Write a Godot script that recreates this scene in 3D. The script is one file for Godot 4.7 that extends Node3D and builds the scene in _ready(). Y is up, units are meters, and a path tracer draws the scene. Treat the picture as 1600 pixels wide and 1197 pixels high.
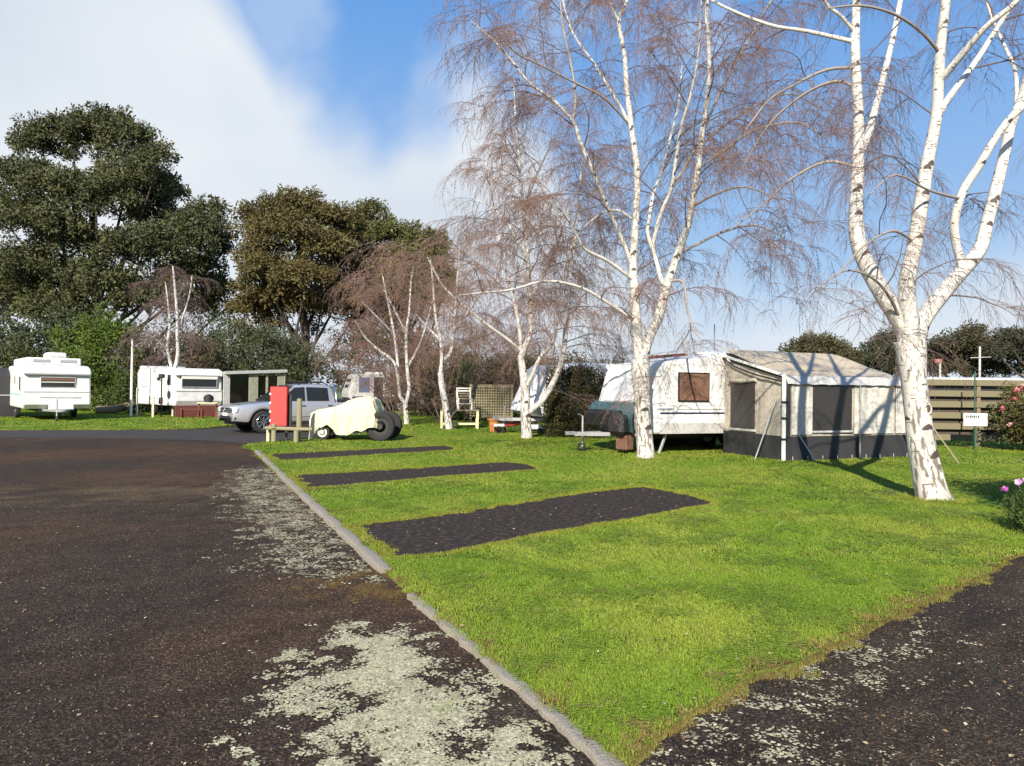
extends Node3D

const LAWN := 0.03
const MAIN_YAW := -2.757
var M := {}
var rng := RandomNumberGenerator.new()
var taken := {}
var lawn_poly := PackedVector2Array([Vector2(0.86, -2.35), Vector2(0.42, -3.30), Vector2(-0.67, -5.64), Vector2(-1.19, -6.83), Vector2(-3.75, -12.70), Vector2(-6.28, -18.59), Vector2(-6.75, -19.40), Vector2(-7.00, -20.20), Vector2(-6.90, -21.20), Vector2(-6.20, -22.80), Vector2(-5.20, -25.00), Vector2(-4.20, -29.00), Vector2(-6.50, -36.00), Vector2(-9.00, -52.00), Vector2(60.00, -60.00), Vector2(60.00, -9.20), Vector2(8.00, -8.60), Vector2(6.40, -8.10), Vector2(5.25, -7.72), Vector2(4.80, -7.37), Vector2(4.25, -6.77), Vector2(3.60, -6.22), Vector2(2.85, -5.57), Vector2(2.40, -5.12), Vector2(2.00, -4.77), Vector2(1.65, -4.42), Vector2(1.40, -4.30), Vector2(1.18, -4.07), Vector2(0.90, -3.77), Vector2(0.68, -3.52), Vector2(0.52, -3.27), Vector2(0.56, -2.92), Vector2(0.85, -2.42)])
var far_poly := PackedVector2Array([Vector2(-70, -19), Vector2(-30, -23.3), Vector2(-17.3, -25.5), Vector2(-14.4, -26.2), Vector2(-12.2, -26.9), Vector2(-11.5, -27.6), Vector2(-11.3, -28.8), Vector2(-11.0, -32), Vector2(-12.5, -60), Vector2(-70, -60)])
var pads := [
	PackedVector2Array([Vector2(-1.08, -6.98), Vector2(-.6, -7.18), Vector2(.4, -8.25), Vector2(1.6, -9.3), Vector2(2.96, -10.66), Vector2(2.75, -11.5), Vector2(2.2, -12.5), Vector2(1.2, -11.7), Vector2(0, -10.4), Vector2(-1.0, -9.35), Vector2(-1.84, -8.6)]),
	PackedVector2Array([Vector2(-3.2, -11.65), Vector2(-2.8, -11.9), Vector2(-1.0, -13.5), Vector2(.65, -14.85), Vector2(.5, -15.6), Vector2(-.05, -16.4), Vector2(-1.6, -15.1), Vector2(-3.0, -14.0), Vector2(-3.95, -13.4)]),
	PackedVector2Array([Vector2(-4.98, -15.85), Vector2(-4.5, -16.2), Vector2(-3.0, -17.6), Vector2(-1.4, -19.1), Vector2(-1.4, -20.0), Vector2(-1.8, -20.8), Vector2(-3.4, -19.4), Vector2(-5.68, -17.4)])]

# ---------------------------------------------------------------- shape builder
class Sh:
	var v := PackedVector3Array()
	var n := PackedVector3Array()
	var uv := PackedVector2Array()
	var c := PackedColorArray()
	var i := PackedInt32Array()
	var col := Color.WHITE
	var tinted := false
	func vert(p: Vector3, m: Vector3, t := Vector2.ZERO) -> int:
		v.append(p); n.append(m); uv.append(t); c.append(col)
		return v.size() - 1
	func tri(a: Vector3, b: Vector3, d: Vector3) -> void:   # counter-clockwise from outside
		var m := (b - a).cross(d - a).normalized()
		var k := vert(a, m); vert(b, m); vert(d, m)
		i.append_array([k, k + 2, k + 1])
	func quad(a: Vector3, b: Vector3, d: Vector3, e: Vector3) -> void:
		var m := (d - a).cross(e - b).normalized()
		var k := vert(a, m, Vector2(0, 0)); vert(b, m, Vector2(1, 0)); vert(d, m, Vector2(1, 1)); vert(e, m, Vector2(0, 1))
		i.append_array([k, k + 2, k + 1, k, k + 3, k + 2])
	func box(at: Vector3, size: Vector3, b := Basis.IDENTITY, bevel := 0.008) -> Sh:
		var h := size / 2.0
		var e: float = minf(bevel, minf(h.x, minf(h.y, h.z)) * .45)
		var P := func(sx, sy, sz, ax) -> Vector3:
			var q := Vector3(sx * h.x, sy * h.y, sz * h.z)
			if ax != 0: q.x -= sx * e
			if ax != 1: q.y -= sy * e
			if ax != 2: q.z -= sz * e
			return at + b * q
		for s in [-1, 1]:
			var q := [P.call(s, -1, -1, 0), P.call(s, -1, 1, 0), P.call(s, 1, 1, 0), P.call(s, 1, -1, 0)]
			if s < 0: quad(q[0], q[1], q[2], q[3])
			else: quad(q[3], q[2], q[1], q[0])
			q = [P.call(-1, s, -1, 1), P.call(1, s, -1, 1), P.call(1, s, 1, 1), P.call(-1, s, 1, 1)]
			if s < 0: quad(q[0], q[1], q[2], q[3])
			else: quad(q[3], q[2], q[1], q[0])
			q = [P.call(-1, -1, s, 2), P.call(-1, 1, s, 2), P.call(1, 1, s, 2), P.call(1, -1, s, 2)]
			if s < 0: quad(q[0], q[1], q[2], q[3])
			else: quad(q[3], q[2], q[1], q[0])
		if e > 0.0005:
			for s in [-1, 1]:
				for t in [-1, 1]:
					edge([P.call(s, t, -1, 0), P.call(s, t, 1, 0), P.call(s, t, 1, 1), P.call(s, t, -1, 1)], at)
					edge([P.call(s, -1, t, 0), P.call(s, 1, t, 0), P.call(s, 1, t, 2), P.call(s, -1, t, 2)], at)
					edge([P.call(-1, s, t, 1), P.call(1, s, t, 1), P.call(1, s, t, 2), P.call(-1, s, t, 2)], at)
					for w in [-1, 1]:
						var a: Vector3 = P.call(s, t, w, 0); var d: Vector3 = P.call(s, t, w, 1); var g: Vector3 = P.call(s, t, w, 2)
						if (d - a).cross(g - a).dot(a - at) > 0: tri(a, d, g)
						else: tri(a, g, d)
		return self
	func edge(q: Array, from: Vector3) -> void:
		if (q[2] - q[0]).cross(q[3] - q[1]).dot((q[0] + q[2]) * .5 - from) > 0: quad(q[0], q[1], q[2], q[3])
		else: quad(q[3], q[2], q[1], q[0])
	func bar(a: Vector3, d: Vector3, w: float, h: float, bevel := 0.004) -> Sh:
		var x := (d - a).normalized()
		var up := Vector3.UP if absf(x.y) < .95 else Vector3.RIGHT
		var z := x.cross(up).normalized()
		return box((a + d) / 2, Vector3(a.distance_to(d), h, w), Basis(x, z.cross(x), z), bevel)
	func tube(pts: Array, rad: Array, sides := 8, cap := true, vs := 1.0, us := 1.0, wob := 0.0) -> Sh:
		var m: int = pts.size()
		var t0: Vector3 = (pts[1] - pts[0]).normalized()
		var side := t0.cross(Vector3.FORWARD if absf(t0.z) < .9 else Vector3.RIGHT).normalized()
		var first := v.size()
		var run := 0.0
		for k in m:
			var t: Vector3 = ((pts[mini(k + 1, m - 1)] - pts[maxi(k - 1, 0)]) as Vector3).normalized()
			side = (side - t * side.dot(t)).normalized()
			var up := t.cross(side)
			if k: run += (pts[k] as Vector3).distance_to(pts[k - 1])
			for s in sides + 1:
				var a := TAU * s / sides
				var dir := side * cos(a) + up * sin(a)
				var r: float = rad[k]
				if wob > 0: r *= 1.0 + wob * sin(a * 3.0 + run * 2.0) * .6 + wob * sin(a * 5.0 - run * 4.3) * .4
				vert(pts[k] + dir * r, dir, Vector2(us * float(s) / sides, run * vs))
		for k in m - 1:
			for s in sides:
				var a := first + k * (sides + 1) + s
				i.append_array([a, a + sides + 1, a + 1, a + 1, a + sides + 1, a + sides + 2])
		if cap:
			for e in [0, m - 1]:
				var t: Vector3 = (pts[1] - pts[0] if e == 0 else pts[m - 1] - pts[m - 2]).normalized() * (-1 if e == 0 else 1)
				var k := vert(pts[e], t)
				var base := v.size()
				for s in sides: vert(v[first + e * (sides + 1) + s], t)
				for s in sides:
					if e == 0: i.append_array([k, base + s, base + (s + 1) % sides])
					else: i.append_array([k, base + (s + 1) % sides, base + s])
		return self
	func rod(a: Vector3, d: Vector3, r: float, sides := 8) -> Sh:
		return tube([a, d], [r, r], sides)
	func prism(poly: PackedVector2Array, z0: float, z1: float, b := Basis.IDENTITY, at := Vector3.ZERO) -> Sh:   # polygon in x,y pushed along z
		var p := poly.duplicate()
		var area := 0.0
		for k in p.size(): area += p[k].cross(p[(k + 1) % p.size()])
		if area < 0: p.reverse()
		var ix := Geometry2D.triangulate_polygon(p)
		for k in range(0, ix.size(), 3):
			var q := [p[ix[k]], p[ix[k + 1]], p[ix[k + 2]]]
			if (q[1] - q[0]).cross(q[2] - q[0]) < 0: q = [q[0], q[2], q[1]]
			tri(at + b * Vector3(q[0].x, q[0].y, z1), at + b * Vector3(q[1].x, q[1].y, z1), at + b * Vector3(q[2].x, q[2].y, z1))
			tri(at + b * Vector3(q[0].x, q[0].y, z0), at + b * Vector3(q[2].x, q[2].y, z0), at + b * Vector3(q[1].x, q[1].y, z0))
		for k in p.size():
			var a := p[k]
			var d := p[(k + 1) % p.size()]
			quad(at + b * Vector3(a.x, a.y, z0), at + b * Vector3(d.x, d.y, z0), at + b * Vector3(d.x, d.y, z1), at + b * Vector3(a.x, a.y, z1))
		return self
	func grid(rows: Array, smooth := true) -> Sh:   # rows of points; outside is where (along row) x (to next row) points
		var w: int = rows[0].size()
		if not smooth:
			for r in rows.size() - 1:
				for k in w - 1: quad(rows[r][k], rows[r][k + 1], rows[r + 1][k + 1], rows[r + 1][k])
			return self
		var first := v.size()
		for r in rows.size():
			for k in w:
				var a: Vector3 = rows[r][mini(k + 1, w - 1)] - rows[r][maxi(k - 1, 0)]
				var d: Vector3 = rows[mini(r + 1, rows.size() - 1)][k] - rows[maxi(r - 1, 0)][k]
				vert(rows[r][k], a.cross(d).normalized(), Vector2(float(k) / (w - 1), float(r) / (rows.size() - 1)))
		for r in rows.size() - 1:
			for k in w - 1:
				var a := first + r * w + k
				i.append_array([a, a + w, a + 1, a + 1, a + w, a + w + 1])
		return self
	func wheel(at: Vector3, r: float, wd: float, axis := Vector3.BACK, inner := .62) -> Sh:   # a tyre ring
		var prof := [[inner, -.42], [.8, -.5], [.95, -.46], [1.0, -.3], [1.0, .3], [.95, .46], [.8, .5], [inner, .42], [inner, -.42]]
		var x := axis.cross(Vector3.UP).normalized()
		var y := axis.cross(x)
		var rows := []
		for s in 29:
			var a := TAU * s / 28
			var row := []
			for p in prof: row.append(at + (x * cos(a) + y * sin(a)) * r * p[0] + axis * wd * p[1])
			rows.append(row)
		return grid(rows)
	func mesh() -> ArrayMesh:
		var a := []
		a.resize(Mesh.ARRAY_MAX)
		a[Mesh.ARRAY_VERTEX] = v; a[Mesh.ARRAY_NORMAL] = n; a[Mesh.ARRAY_TEX_UV] = uv; a[Mesh.ARRAY_INDEX] = i
		if tinted: a[Mesh.ARRAY_COLOR] = c
		var m := ArrayMesh.new()
		m.add_surface_from_arrays(Mesh.PRIMITIVE_TRIANGLES, a)
		return m

# ---------------------------------------------------------------- nodes and materials
func numbered(s: String) -> String:
	var k: int = taken.get(s, 0)
	taken[s] = k + 1
	return s if k == 0 else "%s_%03d" % [s, k]

func thing(called: String, label: String, category: String, at := Vector3.ZERO, yaw := 0.0, group := "") -> Node3D:
	var o := Node3D.new()
	o.name = numbered(called)
	add_child(o)
	o.position = at
	o.rotation.y = yaw
	tag(o, label, category, group)
	return o

func tag(o: Node, label: String, category: String, group := "") -> Node:
	o.set_meta("label", label)
	o.set_meta("category", category)
	if group: o.set_meta("group", group)
	return o

func part(called: String, s: Sh, m: Material, parent: Node) -> MeshInstance3D:
	var o := MeshInstance3D.new()
	o.name = called
	o.mesh = s.mesh()
	o.material_override = m
	parent.add_child(o, true)
	return o

func structure(called: String, s: Sh, m: Material) -> MeshInstance3D:
	var o := part(numbered(called), s, m, self)
	o.set_meta("kind", "structure")
	return o

func many(called: String, mesh: Mesh, m: Material, places: Array, colors: Array, parent: Node) -> MultiMeshInstance3D:
	var mm := MultiMesh.new()
	mm.transform_format = MultiMesh.TRANSFORM_3D
	mm.use_colors = colors.size() > 0
	mm.mesh = mesh
	mm.instance_count = places.size()
	for k in places.size():
		mm.set_instance_transform(k, places[k])
		if colors.size(): mm.set_instance_color(k, colors[k])
	var o := MultiMeshInstance3D.new()
	o.name = called
	o.multimesh = mm
	o.material_override = m
	parent.add_child(o, true)
	o.set_meta("kind", "stuff")
	return o

func lin(r: float, g: float, b: float) -> Color:
	return Color(r, g, b).linear_to_srgb()

func mat(r: float, g: float, b: float, rough := .7, metal := 0.0) -> StandardMaterial3D:
	var m := StandardMaterial3D.new()
	m.albedo_color = lin(r, g, b)
	m.roughness = rough
	m.metallic = metal
	return m

func noise_tex(kind: int, freq: float, ramp: Array, size := 512, octaves := 3, seed_ := 1, normal := false, strength := 8.0) -> NoiseTexture2D:
	var t := NoiseTexture2D.new()
	var f := FastNoiseLite.new()
	f.noise_type = kind as FastNoiseLite.NoiseType
	f.frequency = freq
	f.seed = seed_
	f.fractal_octaves = octaves
	if kind == FastNoiseLite.TYPE_CELLULAR:
		f.cellular_return_type = FastNoiseLite.RETURN_CELL_VALUE
		f.fractal_type = FastNoiseLite.FRACTAL_NONE
	t.noise = f
	t.width = size; t.height = size
	t.seamless = true
	t.generate_mipmaps = false
	if normal:
		t.as_normal_map = true
		t.bump_strength = strength
	elif ramp.size():
		var g := Gradient.new()
		var off := PackedFloat32Array()
		var cs := PackedColorArray()
		for e in ramp:
			off.append(e[0]); cs.append(lin(e[1], e[2], e[3]))
		g.offsets = off; g.colors = cs
		t.color_ramp = g
	return t

func grained(m: StandardMaterial3D, tex: Texture2D, scale: float, world := true) -> StandardMaterial3D:
	m.albedo_texture = tex
	m.uv1_triplanar = true
	m.uv1_world_triplanar = world
	m.uv1_scale = Vector3.ONE * scale
	return m

func bumpy(m: StandardMaterial3D, tex: Texture2D, cm: float) -> StandardMaterial3D:
	m.heightmap_enabled = true
	m.heightmap_texture = tex
	m.heightmap_scale = cm
	return m

func materials() -> void:
	var simplex := FastNoiseLite.TYPE_SIMPLEX_SMOOTH
	var soft := noise_tex(simplex, .012, [[0, .62, .61, .58], [.42, .88, .88, .87], [.6, .97, .97, .97], [1, 1, 1, 1]], 512, 6, 3)
	var grain := noise_tex(simplex, .05, [[0, .55, .53, .5], [.5, .85, .84, .82], [1, 1, 1, 1]], 512, 4, 4)
	M.soft = soft; M.grain = grain
	var stones := noise_tex(FastNoiseLite.TYPE_CELLULAR, .16, [[0, .14, .14, .14], [.4, .28, .27, .265], [.65, .40, .37, .345], [.85, .66, .6, .53], [1, 1, .93, .8]], 1024, 1, 7)
	var lumps := noise_tex(FastNoiseLite.TYPE_CELLULAR, .16, [], 1024, 1, 7)
	M.road = bumpy(grained(mat(1, 1, 1, .92), stones, .62), lumps, .35)
	M.road.vertex_color_use_as_albedo = true
	M.road.metallic_specular = .25
	M.strip = bumpy(grained(mat(.075, .064, .056, .9), stones, .45), lumps, .3)
	M.pad = bumpy(grained(mat(.115, .095, .082, .9), noise_tex(simplex, .03, [[0, .2, .195, .2], [.45, .3, .29, .285], [.62, .4, .375, .35], [.74, .62, .56, .48], [1, 1, .95, .8]], 1024, 8, 41), .33), lumps, .3)
	M.pad.metallic_specular = .25
	M.terrain = grained(mat(.1, .13, .03, .95), soft, .08)
	M.lawn = grained(mat(.15, .2, .022, .95), grain, .6)
	M.grass = mat(1, 1, 1, .6)
	M.grass.vertex_color_use_as_albedo = true
	M.grass.metallic_specular = .3
	M.grass.backlight_enabled = true
	M.grass.backlight = Color(.45, .5, .25)
	M.leaf = mat(1, 1, 1, .6)
	M.leaf.vertex_color_use_as_albedo = true
	M.leaf.metallic_specular = .35
	M.leaf.backlight_enabled = true
	M.leaf.backlight = Color(.3, .35, .15)
	M.petal = mat(1, 1, 1, .6)
	M.petal.vertex_color_use_as_albedo = true
	M.lichen = mat(1, 1, 1, .95)
	M.lichen.vertex_color_use_as_albedo = true
	M.kerb = bumpy(grained(mat(.31, .28, .235, .9), grain, 2.2), noise_tex(simplex, .06, [], 256, 4, 9), .6)
	M.timber = grained(mat(.25, .205, .14, .85), grain, 3.0)
	M.oldtimber = grained(mat(.30, .28, .17, .85), grain, 2.5)
	M.fence_board = grained(mat(.215, .195, .12, .88), grain, 1.6)
	M.bark = grained(mat(.09, .072, .058, .9), grain, 1.2)
	M.white = grained(mat(.80, .81, .80, .38), soft, .35)
	M.white2 = grained(mat(.74, .77, .80, .4), soft, .5)
	M.cover = grained(mat(.78, .79, .81, .75), soft, .5)
	M.ivory = mat(.78, .76, .68, .5)
	M.dark = mat(.02, .02, .022, .6)
	M.black = mat(.012, .012, .013, .5)
	M.rubber = grained(mat(.022, .022, .022, .85), soft, 3)
	M.steel = mat(.5, .5, .51, .45, .7)
	M.zinc = mat(.42, .43, .44, .5, .5)
	M.chrome = mat(.75, .75, .76, .2, 1.0)
	M.silver = mat(.52, .53, .55, .32, .55)
	M.silver.clearcoat_enabled = true
	M.silver.clearcoat_roughness = .08
	M.glass = mat(.018, .022, .026, .06)
	M.tint = mat(.03, .035, .035, .12)
	M.lamp = mat(.55, .57, .6, .12)
	M.red = grained(mat(.62, .045, .04, .5), soft, 1.5)
	M.tarp = bumpy(grained(mat(.72, .67, .45, .85), soft, 1.2), noise_tex(simplex, .02, [], 256, 4, 19), 2.0)
	M.canvas = bumpy(grained(mat(.52, .48, .41, .9), grain, .45), noise_tex(simplex, .03, [], 256, 3, 29), 1.2)
	M.roofcanvas = grained(mat(.55, .465, .345, .9), grain, .4)
	M.pale_canvas = bumpy(grained(mat(.66, .64, .59, .9), grain, .45), noise_tex(simplex, .03, [], 256, 3, 29), 1.2)
	M.skirt = grained(mat(.035, .036, .04, .75), grain, .8)
	M.mesh = mat(.035, .032, .032, .4)
	M.curtain = grained(mat(.20, .105, .07, .8), grain, 1.5)
	M.navy = mat(.012, .02, .07, .4)
	M.grey = mat(.3, .31, .33, .5)
	M.palegrey = grained(mat(.5, .5, .49, .6), soft, .8)
	M.teal = grained(mat(.06, .12, .14, .5), soft, 1.0)
	M.cream = mat(.68, .62, .36, .6)
	M.brown = grained(mat(.17, .05, .035, .8), grain, 1.5)
	M.olivewall = grained(mat(.32, .33, .24, .8), soft, .6)
	M.green = mat(.03, .09, .05, .6)
	M.rock = grained(mat(.26, .20, .13, .9), grain, 2)
	M.twig = mat(1, 1, 1, .75)
	M.twig.vertex_color_use_as_albedo = true
	M.branch = grained(mat(.16, .12, .105, .85), grain, 4)
	M.thinlimb = grained(mat(.36, .315, .285, .8), grain, 5)
	M.limb = bark_material(false)
	M.trunk = bark_material(true)

func bark_material(rugged: bool) -> StandardMaterial3D:
	var w := 256
	var h := 1024
	var im := Image.create(w, h, false, Image.FORMAT_RGB8)
	var r := RandomNumberGenerator.new()
	r.seed = 71 if rugged else 72
	var f := FastNoiseLite.new()
	f.frequency = .012
	f.fractal_octaves = 4
	f.seed = 5
	var g := FastNoiseLite.new()
	g.frequency = .03
	g.seed = 8
	g.fractal_octaves = 4
	for y in h:
		for x in w:
			var a := TAU * x / w
			var px := cos(a) * 40.0
			var pz := sin(a) * 40.0
			var k := f.get_noise_3d(px, y * .6, pz) * .5 + .5
			var t := g.get_noise_3d(px * 1.5, y * 2.4, pz * 1.5)
			var l := .44 + k * .30
			var cc := Vector3(l, l * .965, l * .90)
			if t > .3: cc *= lerpf(1.0, .55, clampf((t - .3) * 4.0, 0, 1))
			if rugged:
				var q := g.get_noise_3d(px * 2.2 + 90, y * .45, pz * 2.2) * 1.2 + f.get_noise_3d(px, y * .35 + 300, pz) * .7
				var low := clampf(1.3 - y / 330.0, .0, 1.0)   # broken dark bark plates round the foot
				var d := clampf((q - .40 + low * .46) * 6.0, 0, 1)
				cc = cc.lerp(Vector3(.13, .105, .08), d * .85)
			im.set_pixel(x, y, lin(cc.x, cc.y, cc.z))
	for k in (70 if rugged else 190):   # dark lenticel dashes
		var x := r.randi_range(0, w - 1)
		var y := r.randi_range(0, h - 2)
		var ww := r.randi_range(6, 30)
		var hh := r.randi_range(2, 6)
		for xx in ww:
			for yy in hh:
				if r.randf() < .85: im.set_pixel((x + xx) % w, mini(y + yy, h - 1), lin(.1, .08, .07))
	for k in (4 if rugged else 14):   # knots
		var x := r.randi_range(0, w - 1)
		var y := r.randi_range(20, h - 40)
		var ra := r.randi_range(8, 16)
		for xx in range(-ra * 2, ra * 2):
			for yy in range(-ra, ra):
				var q := Vector2(xx / 2.0, yy + absf(xx) * .35).length() / ra
				if q < .8 + r.randf() * .25: im.set_pixel(posmod(x + xx, w), clampi(y + yy, 0, h - 1), lin(.07, .055, .05))
	var m := mat(1, 1, 1, .7)
	m.albedo_texture = ImageTexture.create_from_image(im)
	return m

const BIRCH_A_BASE := Vector3(6.37, 0, -11.33)
const BIRCH_A := [
	[0.03,-0.15,0.00,0.307,0.00,-0.02,0.00,0.264,-0.06,0.15,0.00,0.235,-0.14,0.52,0.00,0.206,-0.22,0.90,0.00,0.192,-0.28,1.38,0.00,0.182,-0.34,1.86,0.00,0.182,-0.38,2.24,0.00,0.206,-0.42,2.45,0.00,0.230],
	[-0.43,2.24,0.00,0.192,-0.45,2.53,-0.03,0.164,-0.51,2.72,-0.05,0.145,-0.77,3.16,-0.10,0.136,-1.00,3.61,-0.15,0.122,-1.12,4.03,-0.19,0.117,-1.12,4.61,-0.25,0.103,-1.08,5.12,-0.29,0.094,-1.04,5.85,-0.36,0.079,-1.05,6.58,-0.43,0.075,-1.05,7.15,-0.48,0.070,-1.01,7.81,-0.54,0.065,-0.93,9.10,-0.65,0.051,-0.78,10.64,-0.79,0.031,-0.66,11.98,-0.90,0.010],
	[-1.02,5.37,-0.35,0.069,-0.80,5.81,-0.47,0.060,-0.51,6.66,-0.69,0.051,-0.29,7.33,-0.85,0.046,-0.07,8.08,-1.03,0.042,0.24,9.19,-1.29,0.032,0.68,10.59,-1.60,0.016],
	[-0.38,2.34,0.00,0.182,-0.42,2.72,0.04,0.134,-0.51,3.25,0.10,0.124,-0.43,3.88,0.17,0.109,-0.38,4.50,0.25,0.103,-0.33,5.04,0.31,0.093,-0.25,5.67,0.38,0.079,-0.26,6.30,0.46,0.074,-0.26,6.78,0.52,0.069,-0.24,7.25,0.58,0.064,-0.21,8.27,0.70,0.045,-0.22,9.44,0.85,0.027,-0.21,10.57,1.00,0.009],
	[-0.34,5.44,0.50,0.046,-0.19,5.77,0.43,0.051,0.02,6.07,0.37,0.046,0.40,6.55,0.26,0.042,0.73,7.03,0.16,0.038,1.02,7.44,0.08,0.033,1.55,8.19,-0.07,0.019,1.98,8.86,-0.20,0.010],
	[-0.37,6.15,0.60,0.050,-0.17,6.41,0.81,0.045,0.06,6.68,1.04,0.039,0.30,6.89,1.28,0.034,0.52,7.23,1.59,0.021,0.63,7.72,2.00,0.008],
	[-0.35,2.29,0.00,0.182,-0.26,2.63,-0.02,0.154,-0.12,2.88,-0.04,0.125,0.30,3.38,-0.07,0.111,0.69,3.83,-0.11,0.102,0.82,4.25,-0.13,0.092,1.00,4.86,-0.17,0.088,1.13,5.36,-0.20,0.078,1.25,5.83,-0.22,0.073,1.41,6.21,-0.24,0.069,1.67,7.13,-0.30,0.059,1.91,8.36,-0.36,0.045,2.15,9.82,-0.44,0.025,2.29,10.87,-0.50,0.010],
	[0.40,3.40,-0.20,0.059,0.38,3.62,-0.14,0.063,0.31,3.93,-0.06,0.063,0.24,4.24,0.02,0.062,0.29,4.66,0.14,0.062,0.46,5.01,0.25,0.061,0.59,5.31,0.35,0.056,0.75,5.61,0.46,0.051,0.93,5.81,0.55,0.046,1.17,6.16,0.69,0.036,1.43,6.90,0.95,0.022,1.49,7.64,1.20,0.009],
	[-0.95,7.18,-0.70,0.036,-1.66,7.43,-0.82,0.031,-2.28,7.63,-0.92,0.026,-3.12,8.06,-1.06,0.021,-3.90,8.66,-1.20,0.011],
	[-0.98,7.22,-0.70,0.031,-1.29,7.46,-0.49,0.025,-1.60,7.68,-0.30,0.025,-1.95,8.09,0.03,0.019,-2.27,8.53,0.40,0.009],
	[-0.44,6.58,0.70,0.027,-0.76,6.73,0.87,0.022,-1.20,6.81,1.07,0.022,-1.79,6.79,1.34,0.017,-2.38,6.61,1.60,0.008],
	[-1.11,6.77,-0.60,0.030,-1.66,6.61,-0.30,0.025,-2.30,6.18,0.11,0.019,-2.70,5.87,0.39,0.014,-3.15,5.30,0.80,0.009],
	[-0.99,6.32,-0.60,0.030,-1.24,6.56,-0.80,0.026,-1.64,6.54,-1.08,0.021,-2.07,6.17,-1.48,0.016,-2.37,5.57,-1.90,0.011],
	[-1.18,5.09,-0.40,0.030,-1.55,5.24,-0.53,0.025,-1.95,5.05,-0.67,0.020,-2.28,4.74,-0.81,0.015,-2.74,4.35,-1.00,0.010],
	[-0.50,3.82,0.30,0.023,-0.92,3.94,0.58,0.023,-1.25,3.85,0.77,0.018,-1.71,3.56,1.11,0.013,-2.26,3.05,1.60,0.008],
	[-0.50,2.72,0.00,0.029,-0.87,3.06,0.34,0.023,-1.30,3.28,0.66,0.018,-1.83,3.32,0.99,0.013,-2.39,2.99,1.40,0.008],
	[1.45,5.93,-0.50,0.035,1.53,6.66,-0.62,0.030,1.45,7.21,-0.71,0.026,1.28,7.77,-0.81,0.021,1.20,8.34,-0.90,0.016],
	[0.13,4.57,0.30,0.028,-0.53,4.56,0.68,0.018,-1.20,4.61,1.11,0.013,-1.73,4.24,1.50,0.008]]
const BIRCH_B_BASE := Vector3(3.10, 0, -17.48)
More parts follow.
